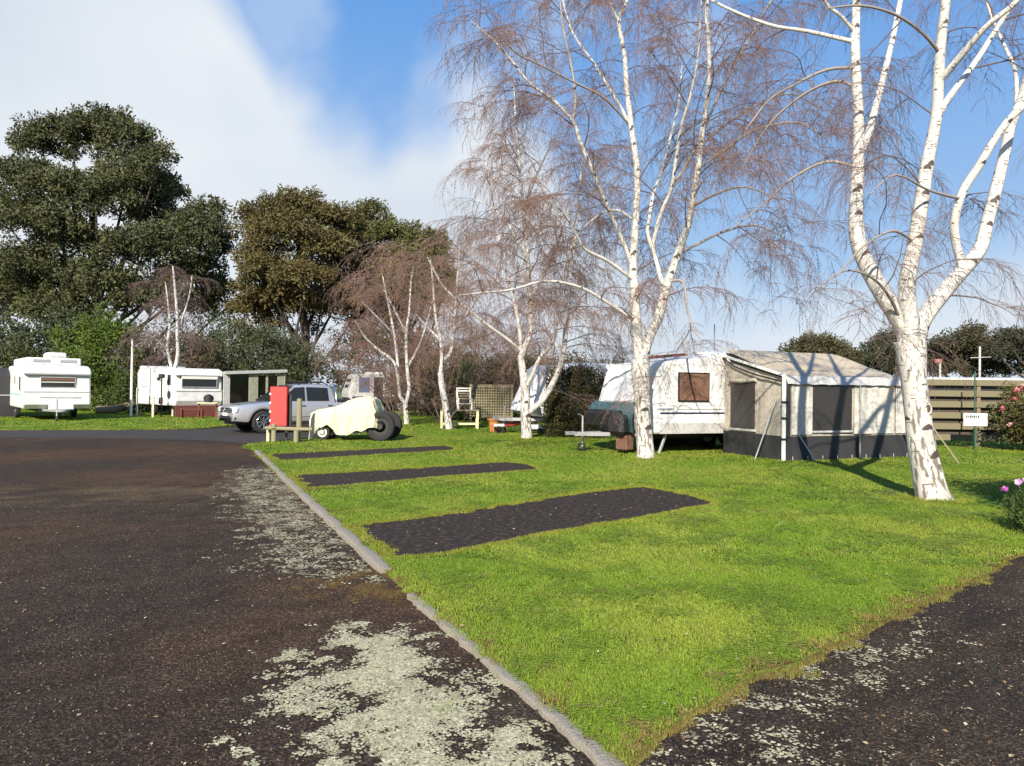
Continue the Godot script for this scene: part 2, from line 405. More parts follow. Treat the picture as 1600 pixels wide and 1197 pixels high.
const BIRCH_B := [
	[0.03,-0.12,0.00,0.267,0.01,0.01,0.00,0.222,0.01,0.19,0.00,0.207,-0.02,0.58,0.00,0.193,-0.06,1.02,0.00,0.185,-0.09,1.61,0.00,0.193,-0.13,2.06,0.00,0.207,-0.13,2.35,0.00,0.222],
	[-0.16,2.13,0.00,0.133,-0.20,2.65,-0.04,0.126,-0.23,3.25,-0.08,0.119,-0.27,4.09,-0.15,0.105,-0.30,4.50,-0.18,0.097,-0.26,5.26,-0.23,0.090,-0.23,5.77,-0.27,0.083,-0.20,6.80,-0.34,0.076,-0.33,7.84,-0.42,0.068,-0.45,8.88,-0.49,0.061,-0.50,9.67,-0.55,0.057,-0.64,10.53,-0.61,0.054,-0.45,11.01,-0.64,0.038,-0.36,11.98,-0.71,0.031,-0.28,13.28,-0.80,0.015],
	[-0.62,10.56,-0.75,0.039,-0.82,10.89,-0.66,0.031,-1.01,11.67,-0.45,0.023,-1.16,12.58,-0.20,0.011],
	[-0.31,4.53,-0.20,0.052,-0.50,4.98,-0.10,0.052,-0.99,5.96,0.12,0.048,-1.30,6.61,0.28,0.044,-1.62,7.24,0.43,0.043,-1.80,7.68,0.53,0.039,-2.32,8.15,0.68,0.036,-2.76,8.39,0.79,0.028,-3.23,8.89,0.94,0.025,-3.65,9.28,1.08,0.021,-4.10,9.60,1.20,0.010],
	[-1.81,7.66,0.60,0.029,-1.74,8.27,0.40,0.029,-1.83,9.17,0.10,0.026,-2.00,10.16,-0.21,0.022,-2.11,11.43,-0.60,0.015],
	[-0.33,7.84,-0.40,0.038,-0.61,8.54,-0.65,0.035,-1.15,9.62,-1.04,0.031,-1.68,10.57,-1.37,0.028,-1.92,11.52,-1.66,0.024,-2.11,12.69,-2.00,0.017],
	[-0.29,7.99,-0.40,0.030,-0.96,8.42,0.03,0.030,-1.66,8.56,0.40,0.025,-2.62,8.79,0.94,0.021,-3.19,8.94,1.29,0.017,-3.73,9.44,1.80,0.010],
	[-0.10,2.18,0.00,0.133,0.05,2.84,0.04,0.126,0.22,3.24,0.07,0.118,0.33,3.62,0.10,0.110,0.42,4.02,0.12,0.103,0.60,4.56,0.16,0.095,0.73,5.00,0.19,0.088,0.87,5.39,0.22,0.080,0.96,5.85,0.25,0.073,1.08,6.72,0.31,0.069,1.14,7.39,0.35,0.065,1.22,8.06,0.40,0.058,1.27,8.87,0.45,0.050,1.22,9.71,0.51,0.047,1.18,10.17,0.54,0.043,1.20,11.24,0.61,0.029,1.23,12.49,0.70,0.014],
	[0.41,3.98,0.10,0.052,0.33,4.13,0.05,0.052,0.21,4.76,-0.15,0.049,0.06,5.35,-0.33,0.045,0.10,5.64,-0.42,0.045,0.24,6.36,-0.63,0.042,0.47,6.94,-0.80,0.039,0.69,7.75,-1.03,0.031,0.97,8.81,-1.32,0.024,1.11,9.89,-1.60,0.016],
	[0.22,4.77,-0.20,0.045,0.15,5.07,-0.09,0.045,0.29,5.74,0.14,0.044,0.46,6.22,0.33,0.040,0.52,6.80,0.54,0.039,0.57,7.44,0.79,0.035,0.71,8.05,1.03,0.031,0.80,8.77,1.33,0.024,0.77,9.56,1.66,0.017,0.75,10.32,2.00,0.010],
	[0.44,6.20,0.40,0.036,1.01,7.16,0.17,0.037,1.41,8.03,-0.03,0.033,1.84,8.95,-0.24,0.034,2.46,10.04,-0.48,0.030,3.05,11.09,-0.71,0.023,3.50,11.97,-0.90,0.012],
	[1.07,6.75,0.40,0.033,1.58,7.06,0.61,0.032,2.04,7.35,0.81,0.028,2.44,7.48,0.96,0.024,3.06,7.47,1.19,0.017,3.53,7.06,1.40,0.010],
	[1.14,7.29,0.40,0.029,1.79,7.87,0.02,0.030,2.91,8.63,-0.55,0.027,3.68,8.91,-0.88,0.019,4.35,8.73,-1.20,0.012],
	[-0.34,4.25,-0.20,0.045,-0.99,4.61,0.24,0.040,-1.50,4.79,0.58,0.036,-1.73,5.08,0.83,0.028,-2.04,5.47,1.18,0.021,-2.47,5.66,1.50,0.010],
	[-0.29,3.28,-0.10,0.045,-0.98,3.64,0.31,0.036,-1.60,3.92,0.67,0.032,-2.38,3.99,1.10,0.028,-3.12,3.74,1.54,0.024,-3.72,3.62,1.90,0.020,-4.20,3.52,2.20,0.013],
	[0.65,4.76,0.30,0.036,1.15,5.03,0.06,0.033,1.83,5.40,-0.27,0.030,2.70,5.64,-0.64,0.023,3.52,5.42,-1.00,0.012],
	[0.46,4.11,0.20,0.033,0.76,4.09,0.39,0.029,0.77,3.47,0.73,0.025,0.86,2.95,1.03,0.017,1.00,2.73,1.20,0.010],
	[-0.23,5.56,-0.40,0.038,-0.61,5.92,-0.68,0.031,-1.04,5.90,-0.94,0.027,-1.55,5.43,-1.35,0.020,-1.83,4.69,-1.80,0.012],
	[0.94,5.83,0.40,0.033,1.36,6.00,0.88,0.028,1.83,6.01,1.40,0.020,2.31,5.59,2.00,0.013]]
const BIRCH_C_BASE := Vector3(0.48, 0, -23.70)
const BIRCH_C := [
	[0.02,-0.10,0.00,0.251,-0.00,0.04,0.00,0.191,-0.00,0.24,0.00,0.171,-0.03,0.66,0.00,0.161,-0.05,1.06,0.00,0.151,-0.06,1.56,0.00,0.151,-0.10,1.93,0.00,0.141],
	[-0.08,1.77,0.00,0.131,-0.17,2.37,-0.05,0.111,-0.19,2.69,-0.08,0.106,0.08,3.45,-0.14,0.091,0.05,4.47,-0.22,0.081,-0.02,5.64,-0.32,0.071,-0.09,6.51,-0.39,0.061,-0.27,8.27,-0.53,0.051,-0.37,9.32,-0.61,0.041,-0.47,10.47,-0.70,0.031,-0.56,11.76,-0.80,0.016],
	[-0.19,2.65,0.00,0.070,-0.26,3.42,0.11,0.060,-0.44,4.35,0.25,0.050,-0.72,5.31,0.40,0.044,-0.97,6.46,0.58,0.034,-1.18,7.59,0.75,0.024,-1.34,8.52,0.90,0.014],
	[-0.03,0.86,0.00,0.100,0.21,1.03,-0.02,0.100,0.53,1.35,-0.05,0.096,0.87,1.96,-0.10,0.091,1.12,2.71,-0.16,0.086,1.20,3.53,-0.21,0.081,1.29,4.49,-0.28,0.071,1.35,5.52,-0.35,0.061,1.50,6.70,-0.43,0.046,1.60,7.96,-0.52,0.031,1.74,9.22,-0.60,0.015],
	[0.00,1.65,0.00,0.080,0.15,1.95,0.11,0.070,0.38,2.62,0.34,0.059,0.76,3.07,0.53,0.049,0.89,3.91,0.82,0.039,1.00,5.02,1.20,0.024],
	[-0.20,2.87,0.00,0.050,-0.56,3.15,0.20,0.050,-1.48,3.75,0.69,0.044,-2.42,4.51,1.26,0.038,-2.74,4.96,1.53,0.028,-2.98,5.44,1.80,0.019],
	[0.06,4.43,-0.40,0.046,0.62,5.53,-0.89,0.042,1.05,6.68,-1.35,0.032,1.39,7.86,-1.80,0.022],
	[-0.02,5.67,-0.50,0.041,-0.65,6.99,-0.94,0.037,-1.30,7.68,-1.22,0.026,-1.84,7.93,-1.40,0.016],
	[-0.18,7.57,-0.70,0.036,0.24,8.44,-0.10,0.030,0.65,9.26,0.50,0.020]]
const BIRCH_D_BASE := Vector3(-2.28, 0, -28.05)
const BIRCH_D := [
	[0.00,-0.14,0.00,0.143,-0.08,0.45,0.00,0.131,-0.20,1.11,0.00,0.119,-0.33,1.75,0.00,0.113,-0.38,2.21,0.00,0.107],
	[-0.38,2.11,0.00,0.083,-0.33,2.59,-0.08,0.077,-0.03,2.98,-0.16,0.072,0.05,3.76,-0.29,0.060,0.12,4.66,-0.44,0.048,0.16,5.90,-0.64,0.036,0.21,6.91,-0.80,0.018],
	[-0.38,2.11,0.00,0.071,-0.34,2.70,0.08,0.065,-0.38,3.41,0.18,0.059,-0.57,4.34,0.31,0.047,-0.66,5.49,0.47,0.035,-0.75,6.40,0.60,0.017],
	[0.04,3.69,-0.40,0.048,0.59,4.37,0.13,0.041,1.08,5.02,0.64,0.029,1.44,5.44,1.00,0.017],
	[-0.37,3.35,0.30,0.047,-0.93,3.92,-0.38,0.036,-1.45,4.46,-1.00,0.025],
	[-0.03,2.98,-0.20,0.036,0.42,3.37,-0.92,0.031,0.88,3.53,-1.50,0.019]]
const BIRCH_E_BASE := Vector3(-4.36, 0, -31.35)
const BIRCH_E := [
	[0.00,-0.16,0.00,0.120,-0.00,0.29,0.00,0.106,-0.04,0.69,0.00,0.106,-0.04,1.01,0.00,0.106],
	[-0.04,0.96,0.00,0.080,-0.27,1.30,0.10,0.073,-0.33,2.01,0.27,0.066,-0.50,2.69,0.44,0.059,-1.12,3.17,0.64,0.052,-1.62,3.67,0.82,0.039,-1.98,4.30,1.00,0.019],
	[-0.34,1.96,0.20,0.059,-0.40,2.70,0.05,0.060,-0.59,3.86,-0.19,0.053,-0.92,5.25,-0.48,0.040,-1.19,6.36,-0.70,0.020],
	[-0.04,0.96,0.00,0.080,0.08,1.59,-0.06,0.080,-0.02,2.45,-0.13,0.073,-0.09,3.87,-0.25,0.060,0.02,4.98,-0.35,0.047,0.05,6.07,-0.44,0.034,0.14,6.76,-0.50,0.020],
	[-0.01,2.42,-0.20,0.053,0.42,3.38,-0.55,0.047,0.71,4.50,-0.93,0.034,0.87,5.36,-1.20,0.021],
	[-0.11,3.88,-0.40,0.047,-0.76,5.04,-1.03,0.041,-1.32,5.92,-1.50,0.028],
	[-0.59,3.86,-0.20,0.040,-1.30,4.61,0.47,0.033,-1.75,5.08,0.90,0.019]]
const BIRCH_L_BASE := Vector3(-16.60, 0, -37.17)
const BIRCH_L := [
	[0.00,-0.13,0.00,0.142,0.02,0.69,0.00,0.126,0.01,1.54,0.00,0.118,-0.10,2.27,0.00,0.110],
	[-0.10,2.17,0.00,0.087,-0.36,2.96,-0.14,0.079,-0.51,3.54,-0.24,0.071,-0.49,4.66,-0.44,0.064,-0.69,5.80,-0.63,0.040,-0.91,6.79,-0.80,0.024],
	[-0.10,2.17,0.00,0.095,0.16,3.12,0.11,0.086,0.19,4.14,0.23,0.078,0.22,5.01,0.33,0.070,0.15,6.37,0.48,0.062,0.09,7.38,0.60,0.031],
	[0.30,4.13,0.40,0.062,0.44,4.94,0.17,0.047,0.60,6.08,-0.14,0.032,0.60,7.07,-0.40,0.019],
	[-0.50,3.35,-0.30,0.056,-0.85,3.82,0.13,0.047,-1.21,4.11,0.50,0.023]]
const TREE_ONE := [
	-38.6,21.1,-61.8,2.4,1.9,
	-36.2,21.9,-61.8,2.5,1.7,
	-32.9,21.7,-60.1,2.6,1.7,
	-29.9,20.3,-58.7,1.9,1.8,
	-27.5,17.9,-57.3,1.6,1.7,
	-28.7,16.8,-62.0,1.6,1.9,
	-38.5,17.4,-59.3,2.5,1.8,
	-34.9,16.3,-58.0,2.7,1.7,
	-31.6,15.6,-57.0,2.7,1.6,
	-30.0,17.1,-59.0,2.8,2.0,
	-39.2,14.3,-59.0,2.8,1.8,
	-35.2,13.1,-57.0,2.7,1.7,
	-33.9,12.7,-59.5,2.3,1.4,
	-29.4,14.8,-61.0,2.2,1.6,
	-24.6,14.3,-60.0,2.0,1.9,
	-24.1,13.0,-62.0,1.2,1.6,
	-25.0,12.1,-57.0,2.5,2.1,
	-27.9,11.4,-56.0,2.4,1.9,
	-37.5,10.4,-58.0,2.7,1.7,
	-35.8,9.8,-61.0,2.6,1.6,
	-30.5,8.7,-56.0,2.6,1.9,
	-27.4,7.9,-57.0,2.4,2.3,
	-25.5,9.8,-60.0,2.3,2.4,
	-40.7,8.2,-61.0,3.1,2.4,
	-35.6,7.0,-59.0,2.8,2.1,
	-24.8,8.0,-62.0,2.1,2.2,
	-44.4,15.7,-62.0,2.6,2.8,
	-44.1,10.2,-61.0,3.1,3.0]
const TREE_TWO := [
	-15.6,14.4,-55.0,2.0,1.3,
	-17.1,13.4,-54.0,2.1,1.6,
	-19.4,12.9,-56.0,1.0,1.3,
	-13.7,13.7,-56.0,1.9,1.5,
	-12.5,12.7,-57.0,1.4,1.7,
	-15.9,11.9,-53.0,2.5,1.5,
	-13.6,11.2,-54.0,2.3,1.5,
	-18.5,11.1,-55.0,1.4,1.1,
	-17.2,9.4,-53.0,2.0,1.2,
	-14.7,8.9,-53.0,2.2,1.4,
	-19.0,8.7,-55.0,1.2,1.1,
	-12.9,10.0,-57.0,1.6,1.8,
	-16.9,7.6,-55.0,2.3,1.4,
	-14.3,7.5,-56.0,2.1,1.5,
	-12.2,7.6,-57.0,1.9,2.0,
	-19.4,7.0,-57.0,1.7,1.5]
const TREE_THREE := [
	-11.8,15.5,-62.0,1.6,1.1,
	-10.5,13.7,-61.0,1.4,1.4,
	-13.0,14.4,-63.0,1.4,1.6,
	-9.1,13.9,-62.0,1.4,1.2,
	-7.8,13.0,-61.0,1.6,1.4,
	-6.2,12.5,-62.0,1.4,1.7,
	-9.3,11.5,-60.0,2.1,1.6,
	-11.6,11.3,-60.0,1.8,1.5,
	-7.1,10.7,-61.0,1.9,1.6,
	-10.1,9.4,-59.0,2.4,1.6,
	-8.4,8.6,-61.0,2.6,1.9,
	-11.4,7.5,-61.0,2.3,2.0,
	-5.9,9.8,-62.0,1.3,2.0]
const LICHEN_FAR := [-5.23,-14.36, -4.76,-15.24, -3.38,-12.19, -2.37,-9.74, -1.66,-7.78, -1.17,-6.37, -1.58,-6.29, -1.99,-6.44, -2.28,-6.89, -2.74,-8.05, -3.48,-9.66, -4.21,-11.37]
const LICHEN_NEAR := [-0.97,-4.99, -0.63,-5.06, -0.41,-4.41, -0.23,-4.22, -0.08,-3.81, 0.05,-3.47, 0.16,-3.24, 0.18,-2.99, -0.54,-2.97, -0.70,-3.27, -0.91,-3.54, -1.11,-3.98, -1.08,-4.49]
const LICHEN_RIGHT := [1.25,-4.05, 1.62,-4.26, 2.19,-4.83, 2.85,-5.32, 2.84,-4.98, 2.33,-4.40, 1.84,-4.07, 1.42,-3.93]
const LICHEN_RIGHT_NEAR := [0.65,-3.36, 0.86,-3.84, 1.23,-3.77, 1.50,-3.57, 1.57,-3.27, 1.35,-2.97, 0.54,-2.95]
const TREE_FOUR := [
	22.4,4.6,-58.7,1.3,0.9,
	23.1,5.1,-57.6,1.4,0.9,
	24.7,4.8,-58.2,1.3,1.0,
	25.9,4.3,-58.6,0.9,0.8,
	23.8,3.9,-58.4,2.3,0.8]
const TREE_FIVE := [
	38.4,6.6,-76.7,1.9,1.2,
	36.6,5.6,-76.4,1.7,1.1,
	35.4,4.7,-76.7,1.6,1.0,
	37.9,5.2,-73.1,1.9,1.3,
	36.7,4.2,-74.7,2.9,1.1,
	39.7,6.0,-74.9,1.4,1.3]
const TREE_SIX := [
	42.5,7.0,-70.3,1.7,1.0,
	40.7,6.2,-70.0,1.5,1.0,
	41.1,5.4,-73.3,1.5,1.2,
	46.3,6.0,-73.9,1.6,1.2,
	43.4,5.1,-73.1,2.5,1.2,
	40.8,3.9,-71.3,2.2,0.9,
	45.3,4.0,-72.8,2.2,1.0]
const TREE_SEVEN := [
	44.4,6.5,-67.2,1.5,0.8,
	47.1,6.5,-69.0,1.8,0.9,
	43.3,5.5,-67.1,1.1,0.8,
	46.6,5.2,-69.1,2.1,0.9,
	49.8,5.9,-70.0,2.4,1.4,
	48.6,3.8,-69.9,2.7,0.9]

# ---------------------------------------------------------------- plants
func curve(pts: Array, rad: Array, per := 3) -> Array:
	var P := []
	var R := []
	for k in pts.size() - 1:
		var a: Vector3 = pts[maxi(k - 1, 0)]; var b: Vector3 = pts[k]; var c: Vector3 = pts[k + 1]; var d: Vector3 = pts[mini(k + 2, pts.size() - 1)]
		for s in per:
			var t := float(s) / per
			P.append(b.cubic_interpolate(c, a, d, t))
			R.append(lerpf(rad[k], rad[k + 1], t))
	P.append(pts[-1]); R.append(rad[-1])
	return [P, R]

func spray(seed_: int, bits: int, long := 1.0) -> ArrayMesh:
	var r := RandomNumberGenerator.new()
	r.seed = seed_
	var s := Sh.new()
	s.tinted = true
	var grow := func(p: Vector3, d: Vector3, step: float, n: int, r0: float, droop: float) -> Array:
		var pts := [p]
		var rad := [r0]
		for k in n:
			d = (d + Vector3(r.randf_range(-.34, .34), -droop + r.randf_range(-.16, .16), r.randf_range(-.34, .34))).normalized()
			p += d * step
			pts.append(p); rad.append(lerpf(r0, .0014, float(k + 1) / n))
		s.col = Color(.125, .085, .082).lerp(Color(.20, .125, .105), r.randf())
		s.tube(pts, rad, 3, false)
		return pts
	var spine: Array = grow.call(Vector3.ZERO, Vector3(1, .15, 0), .15 * long, 7, .0045, .19)
	var tips := []
	for k in range(1, 8):
		for q in 2:
			var d: Vector3 = (spine[k] - spine[k - 1]).normalized()
			d = d.rotated(Vector3.UP, r.randf_range(-1.2, 1.2)) + Vector3(0, r.randf_range(-.1, .3), 0)
			var pts: Array = grow.call(spine[k], d.normalized(), r.randf_range(.07, .13) * long, 5, .0032, .2)
			tips.append_array(pts.slice(1))
			if q == 0:
				var d2: Vector3 = (d.rotated(Vector3.UP, r.randf_range(-.9, .9))).normalized()
				tips.append_array(grow.call(pts[2], d2, .07 * long, 4, .0025, .25))
	for k in bits:
		var p: Vector3 = tips[r.randi() % tips.size()] + Vector3(r.randf_range(-.02, .02), r.randf_range(-.02, .01), r.randf_range(-.02, .02))
		var a := Vector3(r.randf_range(-.5, .5), -1, r.randf_range(-.5, .5)).normalized() * r.randf_range(.02, .04)
		var b := a.cross(Vector3(r.randf_range(-1, 1), .2, r.randf_range(-1, 1))).normalized() * r.randf_range(.004, .007)
		s.col = Color(.22, .11, .06).lerp(Color(.31, .175, .09), r.randf())
		s.tri(p, p + a * .5 + b, p + a); s.tri(p, p + a, p + a * .5 - b)
	return s.mesh()

var sprays := []

func birch(base: Vector3, data: Array, label: String, dens: float, leafy: bool, reach: float, seed_: int, size := 1.0) -> Node3D:
	rng.seed = seed_
	var t := thing("birch_tree", label, "tree", base + Vector3(0, LAWN - .06, 0), 0, "white barked birches on the lawn")
	var minor := Sh.new()
	var joints := []
	var places := []
	for k in data.size():
		var pts := []
		var rad := []
		for q in range(0, data[k].size(), 4):
			pts.append(Vector3(data[k][q], data[k][q + 1], data[k][q + 2])); rad.append(data[k][q + 3])
		if k > 0:   # root each limb in the wood it springs from
			var best: Vector3 = pts[0]
			var gap := 1e9
			for j in joints:
				var dv: Vector3 = j - pts[0]
				var q := dv.x * dv.x + dv.y * dv.y + dv.z * dv.z * .15
				if q < gap:
					gap = q; best = j
			var shift := best - (pts[0] as Vector3)
			pts[0] = best
			if pts.size() > 3: pts[1] += shift * .6
		var cr := curve(pts, rad, 4)
		joints.append_array(cr[0])
		var s := Sh.new()
		if k == 0:
			s.tube(cr[0], cr[1], 18, true, .25, 1.0, .035)
			part("trunk", s, M.trunk, t)
			continue
		s.tube(cr[0], cr[1], 9 if rad[0] > .03 else 6, true, .33, 1.0, .02)
		part("limb", s, M.limb if rad[0] > .034 * size else M.thinlimb, t)
		var P: Array = cr[0]
		var run := 0.0
		var next := .9 * reach
		for q in range(1, P.size()):
			var seg: float = P[q].distance_to(P[q - 1])
			run += seg
			while run > next:
				next += rng.randf_range(.5, 1.5) / dens
				var tan: Vector3 = (P[q] - P[q - 1]).normalized()
				var az := rng.randf() * TAU
				var side := tan.cross(Vector3(cos(az), .1, sin(az))).normalized()
				var d := (tan * rng.randf_range(.3, .9) + side + Vector3(0, .2, 0)).normalized()
				var r0: float = minf(cr[1][q] * .5, .016 * size)
				var n := 6
				var step := rng.randf_range(.13, .3) * reach
				var p: Vector3 = P[q]
				var bp := [p]
				var br := [r0]
				for e in n:
					d = (d + Vector3(rng.randf_range(-.28, .28), -.07 - .025 * e + rng.randf_range(-.15, .15), rng.randf_range(-.28, .28))).normalized()
					p += d * step
					bp.append(p); br.append(lerpf(r0, .003, float(e + 1) / n))
					if e > 0 or rng.randf() < .5:
						for z in 1 + int(rng.randf() < .35):
							var yaw := atan2(-d.z, d.x) + rng.randf_range(-1.1, 1.1)
							var sc := rng.randf_range(.55, 1.15) * size
							places.append(Transform3D(Basis(Vector3.UP, yaw).rotated(Vector3(cos(yaw), 0, -sin(yaw)), rng.randf_range(-.3, .3)) * Basis.from_scale(Vector3(sc, sc * rng.randf_range(.8, 1.25), sc)), p))
				var c2 := curve(bp, br, 2)
				minor.tube(c2[0], c2[1], 4, false)
		for z in 3: places.append(Transform3D(Basis(Vector3.UP, rng.randf() * TAU) * Basis.from_scale(Vector3.ONE * .8 * size), P[-1]))
	part("fine_branches", minor, M.branch, t).set_meta("kind", "stuff")
	var lots := [[], [], []]
	for p in places: lots[rng.randi() % 3].append(p)
	for k in 3: many("twigs", sprays[k + (3 if leafy else 0)], M.twig, lots[k], [], t)
	return t

func leaf_clump(seed_: int, n: int, radius: float, length: float, width: float, flat := 1.0, hang := 0.0) -> ArrayMesh:
	var r := RandomNumberGenerator.new()
	r.seed = seed_
	var s := Sh.new()
	s.tinted = true
	for k in n:
		var d := Vector3(r.randfn(), r.randfn() * flat, r.randfn()).normalized()
		var p := d * radius * pow(r.randf(), .45)
		p.y *= flat
		var a := (d + Vector3(r.randfn(), r.randfn() - hang, r.randfn()) * .7).normalized() * length * r.randf_range(.6, 1.2)
		var b := a.cross(Vector3(r.randfn(), r.randfn(), r.randfn())).normalized() * width * r.randf_range(.35, .6)
		var up := a.cross(b).normalized() * width * .2
		var l := r.randf_range(.7, 1.25)
		s.col = Color(l * r.randf_range(.9, 1.12), l, l * r.randf_range(.8, 1.1))
		s.tri(p, p + a * .45 + b + up, p + a)
		s.tri(p, p + a, p + a * .45 - b + up)
	return s.mesh()

var clumps := {}

func dress(kind: String, places: Array, colors: Array, parent: Node, called := "crown") -> void:
	var lots := [[], [], []]
	var tones := [[], [], []]
	for k in places.size():
		var q := k % 3
		lots[q].append(places[k]); tones[q].append(colors[k])
	var o := Node3D.new()
	for q in 3: many(called, clumps[kind][q], M.leaf, lots[q], tones[q], parent)

func tone(c: Color, c2: Color) -> Color:
	var k := rng.randf()
	var l := rng.randf_range(.75, 1.25)
	return Color(lerpf(c.r, c2.r, k) * l, lerpf(c.g, c2.g, k) * l, lerpf(c.b, c2.b, k) * l)

func evergreen(called: String, label: String, foot: Vector3, data: Array, c: Color, c2: Color, girth: float, dens: float, size: float, seed_: int, kind := "gum", group := "evergreen trees behind the caravans") -> Node3D:
	rng.seed = seed_
	var t := thing(called, label, "tree", foot, 0, group)
	var places := []
	var colors := []
	var wood := Sh.new()
	var high := 0.0
	var mid := Vector3.ZERO
	for k in range(0, data.size(), 5):
		high = maxf(high, data[k + 1]); mid += Vector3(data[k], 0, data[k + 2])
	mid /= data.size() / 5.0
	var lean := (mid - foot) * .5
	lean.y = 0
	var spine := [Vector3(0, -.3, 0), lean * .25 + Vector3(0, high * .18, 0), lean * .6 + Vector3(.3, high * .4, 0), lean + Vector3(-.2, high * .65, .2), lean * 1.1 + Vector3(0, high * .92, 0)]
	var cs := curve(spine, [girth * 1.3, girth, girth * .8, girth * .55, girth * .15], 3)
	part("trunk", Sh.new().tube(cs[0], cs[1], 10, true, 1, 1, .06), M.bark, t)
	for k in range(0, data.size(), 5):
		var o := Vector3(data[k], data[k + 1], data[k + 2]) - foot
		var rx: float = data[k + 3]
		var ry: float = data[k + 4]
		var at: float = clampf(o.y / high - .3, .12, .8)
		var from: Vector3 = cs[0][int(at * (cs[0].size() - 1))]
		var under := o - Vector3(0, ry * .5, 0)
		var bend := from.lerp(under, .5) + Vector3(rng.randf_range(-.8, .8), -(under.y - from.y) * .12, rng.randf_range(-.8, .8))
		var c3 := curve([from, bend, under, o + Vector3(0, ry * .4, 0)], [girth * .36, girth * .24, girth * .13, .03], 3)
		wood.tube(c3[0], c3[1], 6, false)
		for q in 6:
			var a := rng.randf() * TAU
			var e := o + Vector3(cos(a) * rx * .75, ry * rng.randf_range(.1, .6), sin(a) * rx * .75)
			wood.tube([under, under.lerp(e, .5) + Vector3(0, -.15, 0), e], [girth * .12, girth * .07, .015], 4, false)
		var n := int(dens * (rx * rx + rx * ry * 1.6) * 6.6 / (size * size))
		var tc := tone(c, c2)
		for q in n:
			var d := Vector3(rng.randfn(), rng.randfn(), rng.randfn()).normalized()
			if d.y < -.25 and rng.randf() < .75: d.y = -d.y
			var bump := 1.0 + .16 * sin(d.x * 7.0 + k) * sin(d.z * 6.0 + k * 2.0) + .1 * sin(d.y * 9.0 + k)
			var p := o + Vector3(d.x * rx, d.y * ry, d.z * rx) * bump * (rng.randf_range(.8, 1.04) if rng.randf() < .75 else rng.randf_range(.25, .8))
			var sc := size * rng.randf_range(.7, 1.3)
			places.append(Transform3D(Basis.from_euler(Vector3(rng.randf_range(-.5, .5), rng.randf() * TAU, rng.randf_range(-.5, .5))) * Basis.from_scale(Vector3.ONE * sc), p))
			var tt := tone(c, c2)
			colors.append(tc.lerp(tt, .6))
	part("limbs", wood, M.bark, t)
	dress(kind, places, colors, t)
	return t

func shrub(called: String, label: String, at: Vector3, r: Vector3, c: Color, c2: Color, dens: float, size: float, seed_: int, kind := "bush", category := "shrub", group := "", boxy := 0.0) -> Node3D:
	rng.seed = seed_
	var t := thing(called, label, category, at, 0, group)
	var places := []
	var colors := []
	var wood := Sh.new()
	for q in 7:
		var a := TAU * q / 7 + rng.randf()
		var e := Vector3(cos(a) * r.x * .6, r.y * rng.randf_range(1.1, 1.7), sin(a) * r.z * .6)
		wood.tube([Vector3(cos(a) * r.x * .1, -.05, sin(a) * r.z * .1), e * .45, e], [.03 + r.y * .012, .025, .01], 5, false)
	part("stems", wood, M.bark, t)
	var n := int(dens * (r.x * r.z + r.x * r.y * 2 + r.z * r.y * 2) * 26.0 / (size * size))
	for q in n:
		var d := Vector3(rng.randfn(), rng.randfn(), rng.randfn()).normalized()
		if boxy > 0:
			var m := maxf(absf(d.x), maxf(absf(d.y), absf(d.z)))
			d = d.lerp(d / m, boxy)
		var bump := 1.0 + (1.0 - boxy) * (.2 * sin(d.x * 5.0 + seed_) * sin(d.z * 6.0 + seed_ * 2.0) + .14 * sin(d.y * 8.0 + d.x * 4.0 + seed_)) + .05 * rng.randfn()
		var p := Vector3(d.x * r.x, d.y * r.y + r.y * .97, d.z * r.z) * 1.0
		p = Vector3(0, r.y * .97, 0) + (p - Vector3(0, r.y * .97, 0)) * bump * (rng.randf_range(.82, 1.0) if rng.randf() < .8 else rng.randf_range(.4, .85))
		if p.y < .05: continue
		var sc := size * rng.randf_range(.7, 1.3)
		places.append(Transform3D(Basis.from_euler(Vector3(rng.randf_range(-.6, .6), rng.randf() * TAU, rng.randf_range(-.6, .6))) * Basis.from_scale(Vector3.ONE * sc), p))
		colors.append(tone(c, c2))
	dress(kind, places, colors, t, "foliage")
	return t

func bare_bush(label: String, at: Vector3, high: float, wide: float, stems_: int, seed_: int) -> void:
	rng.seed = seed_
	var t := thing("bare_bush", label, "shrub", at, 0, "leafless reddish bushes")
	var wood := Sh.new()
	var places := []
	for k in stems_:
		var a := rng.randf() * TAU
		var d := Vector3(cos(a) * wide * .18, 1, sin(a) * wide * .18).normalized()
		var p := Vector3(cos(a) * .15, -.05, sin(a) * .15)
		var pts := [p]
		var rad := [.03]
		var n := 8
		for q in n:
			d = (d + Vector3(rng.randf_range(-.25, .25) + cos(a) * .06, .05, rng.randf_range(-.25, .25) + sin(a) * .06)).normalized()
			p += d * high / n * rng.randf_range(.8, 1.1)
			pts.append(p); rad.append(lerpf(.03, .006, float(q + 1) / n))
			if q > 0:
				for z in 2:
					var yaw := rng.randf() * TAU
					places.append(Transform3D(Basis(Vector3.UP, yaw) * Basis(Vector3.BACK, rng.randf_range(.2, 1.0)) * Basis.from_scale(Vector3.ONE * rng.randf_range(.8, 1.4)), p))
		wood.tube(pts, rad, 5, false)
	part("stems", wood, M.branch, t)
	many("twigs", sprays[4], M.twig, places, [], t)

func in_any(p: Vector2, polys: Array) -> bool:
	for q in polys:
		if Geometry2D.is_point_in_polygon(p, q): return true
	return false

